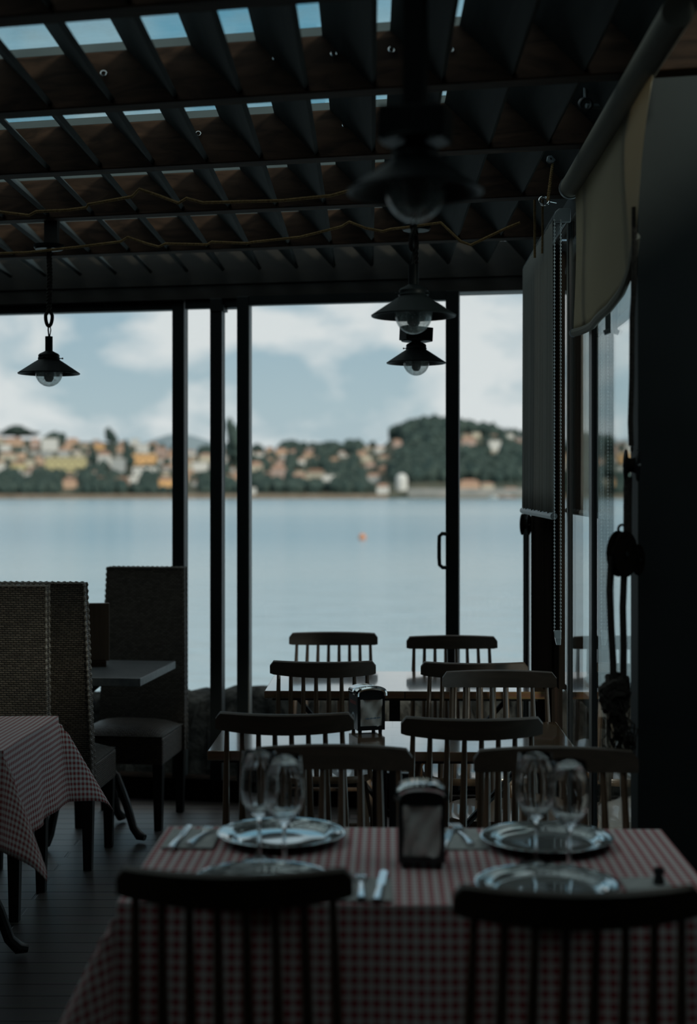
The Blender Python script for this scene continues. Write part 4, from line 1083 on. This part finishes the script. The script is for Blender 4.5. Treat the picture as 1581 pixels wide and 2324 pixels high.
def make_glass(label, x, y, h, proto=None):
    if proto:
        o = dup(proto, (x, y, ZT), 0, label); o.scale = (1, 1, h / .236); return o
    stem = [(.001, 0), (.036, 0), (.036, .0018), (.020, .005), (.006, .010), (.0042, .020), (.0040, .080), (.0052, .090), (.0085, .0968), (.001, .0968)]
    bowl = [(.001, .0971), (.0088, .0971), (.016, .101), (.027, .112), (.037, .130), (.0415, .152), (.0412, .170), (.0385, .200), (.0345, .236), (.0335, .2365), (.0332, .2355), (.0372, .200), (.0400, .170), (.0402, .152), (.0357, .131), (.026, .1145), (.014, .105), (.001, .103)]
    t = thing('wine_glass', label, 'wine glass', (x, y, ZT), 0, 'wine glasses on the gingham table')
    MB().lathe(stem, 32).build('stem', M_winetrans, t, smooth=50)
    MB().lathe(bowl, 48).build('bowl', M_winetrans, t, smooth=70)
    return t
g0 = make_glass('left one of the two wine glasses in front of the left plate', XZ(588, 3.13), 3.13, .241)
make_glass('nearer wine glass overlapping its twin before the left plate', XZ(645, 3.06), 3.06, .238, g0)
make_glass('left one of the two wine glasses in front of the right plate', XZ(1214, 3.105), 3.105, .236, g0)
make_glass('rightmost wine glass on the gingham table', XZ(1291, 3.043), 3.043, .231, g0)

def dispenser(label, x, y, z, rz, W, D, H, marks):
    t = thing('napkin_dispenser', label, 'napkin dispenser', (x, y, z), rz, 'chrome napkin dispensers')
    fz = .012
    for sx in (-1, 1):
        for sy in (-1, 1): MB().lathe([(.001, 0), (.006, 0), (.007, fz), (.001, fz)], 10, (sx * (W / 2 - .012), sy * (D / 2 - .012), 0)).build('foot', M_black, t)
    def arch(w, h, k=10, dome=.014):
        pts = [(-w / 2, 0), (w / 2, 0), (w / 2, h - dome - .008)]
        for i in range(k + 1):
            a = math.pi * i / k; pts.append((w / 2 * math.cos(a) * (1 - .0), h - dome - .004 + (dome + .004) * math.sin(a) ** .6))
        pts.append((-w / 2, h - dome - .008)); return pts
    # side panels and bent chrome cover
    MB().box((-W / 2 + .001, 0, fz + (H - .025 - fz) / 2), (.002, D - .006, H - .025 - fz)).build('side_panel', M_darkpanel, t, smooth=0)
    MB().box((W / 2 - .001, 0, fz + (H - .025 - fz) / 2), (.002, D - .006, H - .025 - fz)).build('side_panel', M_darkpanel, t, smooth=0)
    b = MB(); k = 14
    def top(u, v):
        a = math.pi * (1 - u); x_ = (W / 2 + .0015) * math.cos(a); z_ = H - .026 + .026 * math.sin(a) ** .55
        return Vector((x_, (v - .5) * (D + .004), z_))
    o = b.grid(top, 24, 2).build('cover', M_chrome, t, smooth=60); s = o.modifiers.new('sheet', 'SOLIDIFY'); s.thickness = .0015; s.offset = 1
    for sy in (-1, 1):
        y_ = sy * D / 2; b = MB()
        bw = .010
        b.box((-W / 2 + bw / 2, y_, fz + (H - .022 - fz) / 2), (bw, .004, H - .022 - fz)); b.box((W / 2 - bw / 2, y_, fz + (H - .022 - fz) / 2), (bw, .004, H - .022 - fz))
        b.box((0, y_, fz + .007), (W - 2 * bw, .004, .014))
        pts = [(W / 2 - .001, H - .040), (W / 2 - .001, H - .024)] + [((W / 2 - .001) * math.cos(math.pi * i / 12), H - .026 + .025 * math.sin(math.pi * i / 12) ** .55) for i in range(13)] + [(-W / 2 + .001, H - .040)]
        b.prism(pts, .004, c=(0, y_, 0))
        b.build('face_frame', M_darkpanel, t, smooth=0)
        nb = MB(); rn = random.Random(2)
        def nf(u, v): return Vector(((u - .5) * (W - 2 * bw + .002), y_ - sy * (.002 + .004 * math.sin(u * 7 + v * 5) + .003 * math.sin(u * 13 - v * 9)), fz + .012 + (H - .05 - fz) * v))
        np_ = nb.grid(nf, 16, 18).build('napkin', M_napkin2, t, smooth=80)
        if marks and sy < 0:
            sb = MB()
            for i in range(13):      # a line of small blue script, too blurred to read
                x_ = -.020 + .0042 * i; hgt = .0018 + .0014 * ((i * 7) % 3); sb.box((x_, y_ - .004 + .0005, H * .33 + .0008 * i * .3), (.003, .0008, hgt))
            sb.build('printed_script', M_paper_blue, np_, smooth=0)
    MB().tube([Vector((p_.x, -D / 2 - .001, p_.z - .001)) for p_ in (top(i / 24, .5) for i in range(25))], .0075, 8).build('cover_lip', M_chrome, t)
    MB().box((0, 0, fz + (H - .03 - fz) / 2), (W - .02, D - .03, H - .034 - fz)).build('inner_box', M_darkpanel, t, smooth=0)
    if marks:
        sp = [o for o in t.children if o.name.startswith('side_panel')][0]
        b = MB()
        for i in range(9):           # faded red lettering on the side, too blurred to read
            y_ = -D * .32 + i * D * .64 / 8
            b.box((-W / 2 - .0008, y_, H * .66), (.0006, .0022, .011)); b.box((-W / 2 - .0008, y_ + .0018, H * .66 + (.004 if i % 2 else -.004)), (.0006, .0028, .0025))
        b.build('red_lettering', M_paper_red, sp, smooth=0)
        b = MB(); b.lathe([(.001, 0), (.019, 0), (.019, .0006), (.001, .0006)], 24, (-W / 2 - .0004, -.002, H * .32), Matrix.Rotation(R(-90), 3, 'Y')); b.build('round_emblem', M_emblem, sp, smooth=0)
        b = MB(); b.lathe([(.001, 0), (.012, 0), (.012, .0004), (.001, .0004)], 24, (-W / 2 - .0011, -.002, H * .32), Matrix.Rotation(R(-90), 3, 'Y')); b.build('emblem_centre', M_emblem_in, sp, smooth=0)
    return t
dispenser('blurred chrome napkin dispenser on the gingham cloth between the plates', XZ(956, 3.10), 3.11, ZT, -R(1), .099, .09, .172, False)
dispenser('chrome napkin dispenser with round emblem, on the bare wooden table', XZ(832, 4.83), 4.835, .7502, R(16), .094, .10, .152, True)

def napkin(label, pa, pb, rz):
    a, c = pa, pb
    b = MB(); w, d = abs(c[0] - a[0]), abs(c[1] - a[1])
    b.grid(lambda u, v: Vector(((u - .5) * w, (v - .5) * d, .0035 + .0015 * math.sin(u * 9) * math.sin(v * 6))), 8, 8)
    b.box((0, 0, .0012), (w, d, .0022))
    o = b.build('napkin', M_napkin, None, ((a[0] + c[0]) / 2, (a[1] + c[1]) / 2, ZT), rz, smooth=60); return tag(o, label, 'napkin', 'paper napkins under the cutlery')
def knife(label, x, y, rz):
    t = thing('table_knife', label, 'knife', (x, y, ZT + .0062), rz)
    b = MB(); b.prism([(-.010, 0), (-.010, .11), (-.004, .125), (.006, .11), (.006, 0)], .0016, Matrix.Rotation(R(-90), 3, 'X')); b.build('blade', M_steel, t, smooth=0)
    MB().tube([(-.002, -.11, .002), (-.002, -.06, .003), (-.002, .002, .001)], [.009, .008, .006], 8, flat=.45).build('handle', M_steel, t)
def fork(label, x, y, rz, dark=False):
    t = thing('table_fork', label, 'fork', (x, y, ZT + .0062), rz)
    b = MB(); b.grid(lambda u, v: Vector(((u - .5) * (.024 - .010 * (1 - v) ** 2), .03 + .035 * v, .002 + .006 * math.sin(v * 2))), 4, 6)
    for i in range(4): b.tube([((i - 1.5) * .007, .064, .0075), ((i - 1.5) * .007, .10, .005)], .0016, 5)
    b.build('tines', M_steel, t)
    MB().tube([(0, -.09, .003), (0, -.04, .005), (0, .032, .002)], [.009, .006, .0045], 8, flat=.45).build('handle', M_steel, t)
napkin('paper napkin under the cutlery left of the left plate', (-.415, 3.235), (-.30, 3.415), -R(2))
knife('steel knife left of the left plate on the napkin', -.383, 3.325, -R(4))
fork('steel fork beside the knife left of the left plate', -.338, 3.335, -R(12))
napkin('paper napkin above the bottom left chair, near table edge', (-.035, 2.815), (.085, 2.98), 0)
fork('steel fork on the napkin at the near table edge', .025, 2.90, R(0))
knife('bright steel knife right of the fork at the near table edge', .066, 2.91, -R(5))
napkin('paper napkin right behind the chrome dispenser on the cloth', (.215, 3.225), (.305, 3.42), R(3))
fork('steel fork on the napkin beside the right plate', .262, 3.335, R(8))
knife('steel knife beside the chrome dispenser on the cloth', .222, 3.28, -R(10))
napkin('paper napkin right of the nearest plate by the table corner', (.555, 2.86), (.65, 2.985), 0)
t = thing('black_object', 'tiny black rounded object at the right end of the gingham table', 'small object', (XZ(1497, 2.92), 2.93, ZT + .0048))  # stand-in shape for an unidentified small dark object
MB().lathe([(.001, 0), (.011, 0), (.012, .004), (.009, .018), (.012, .024), (.010, .032), (.001, .034)], 16).build('body', M_black, t)
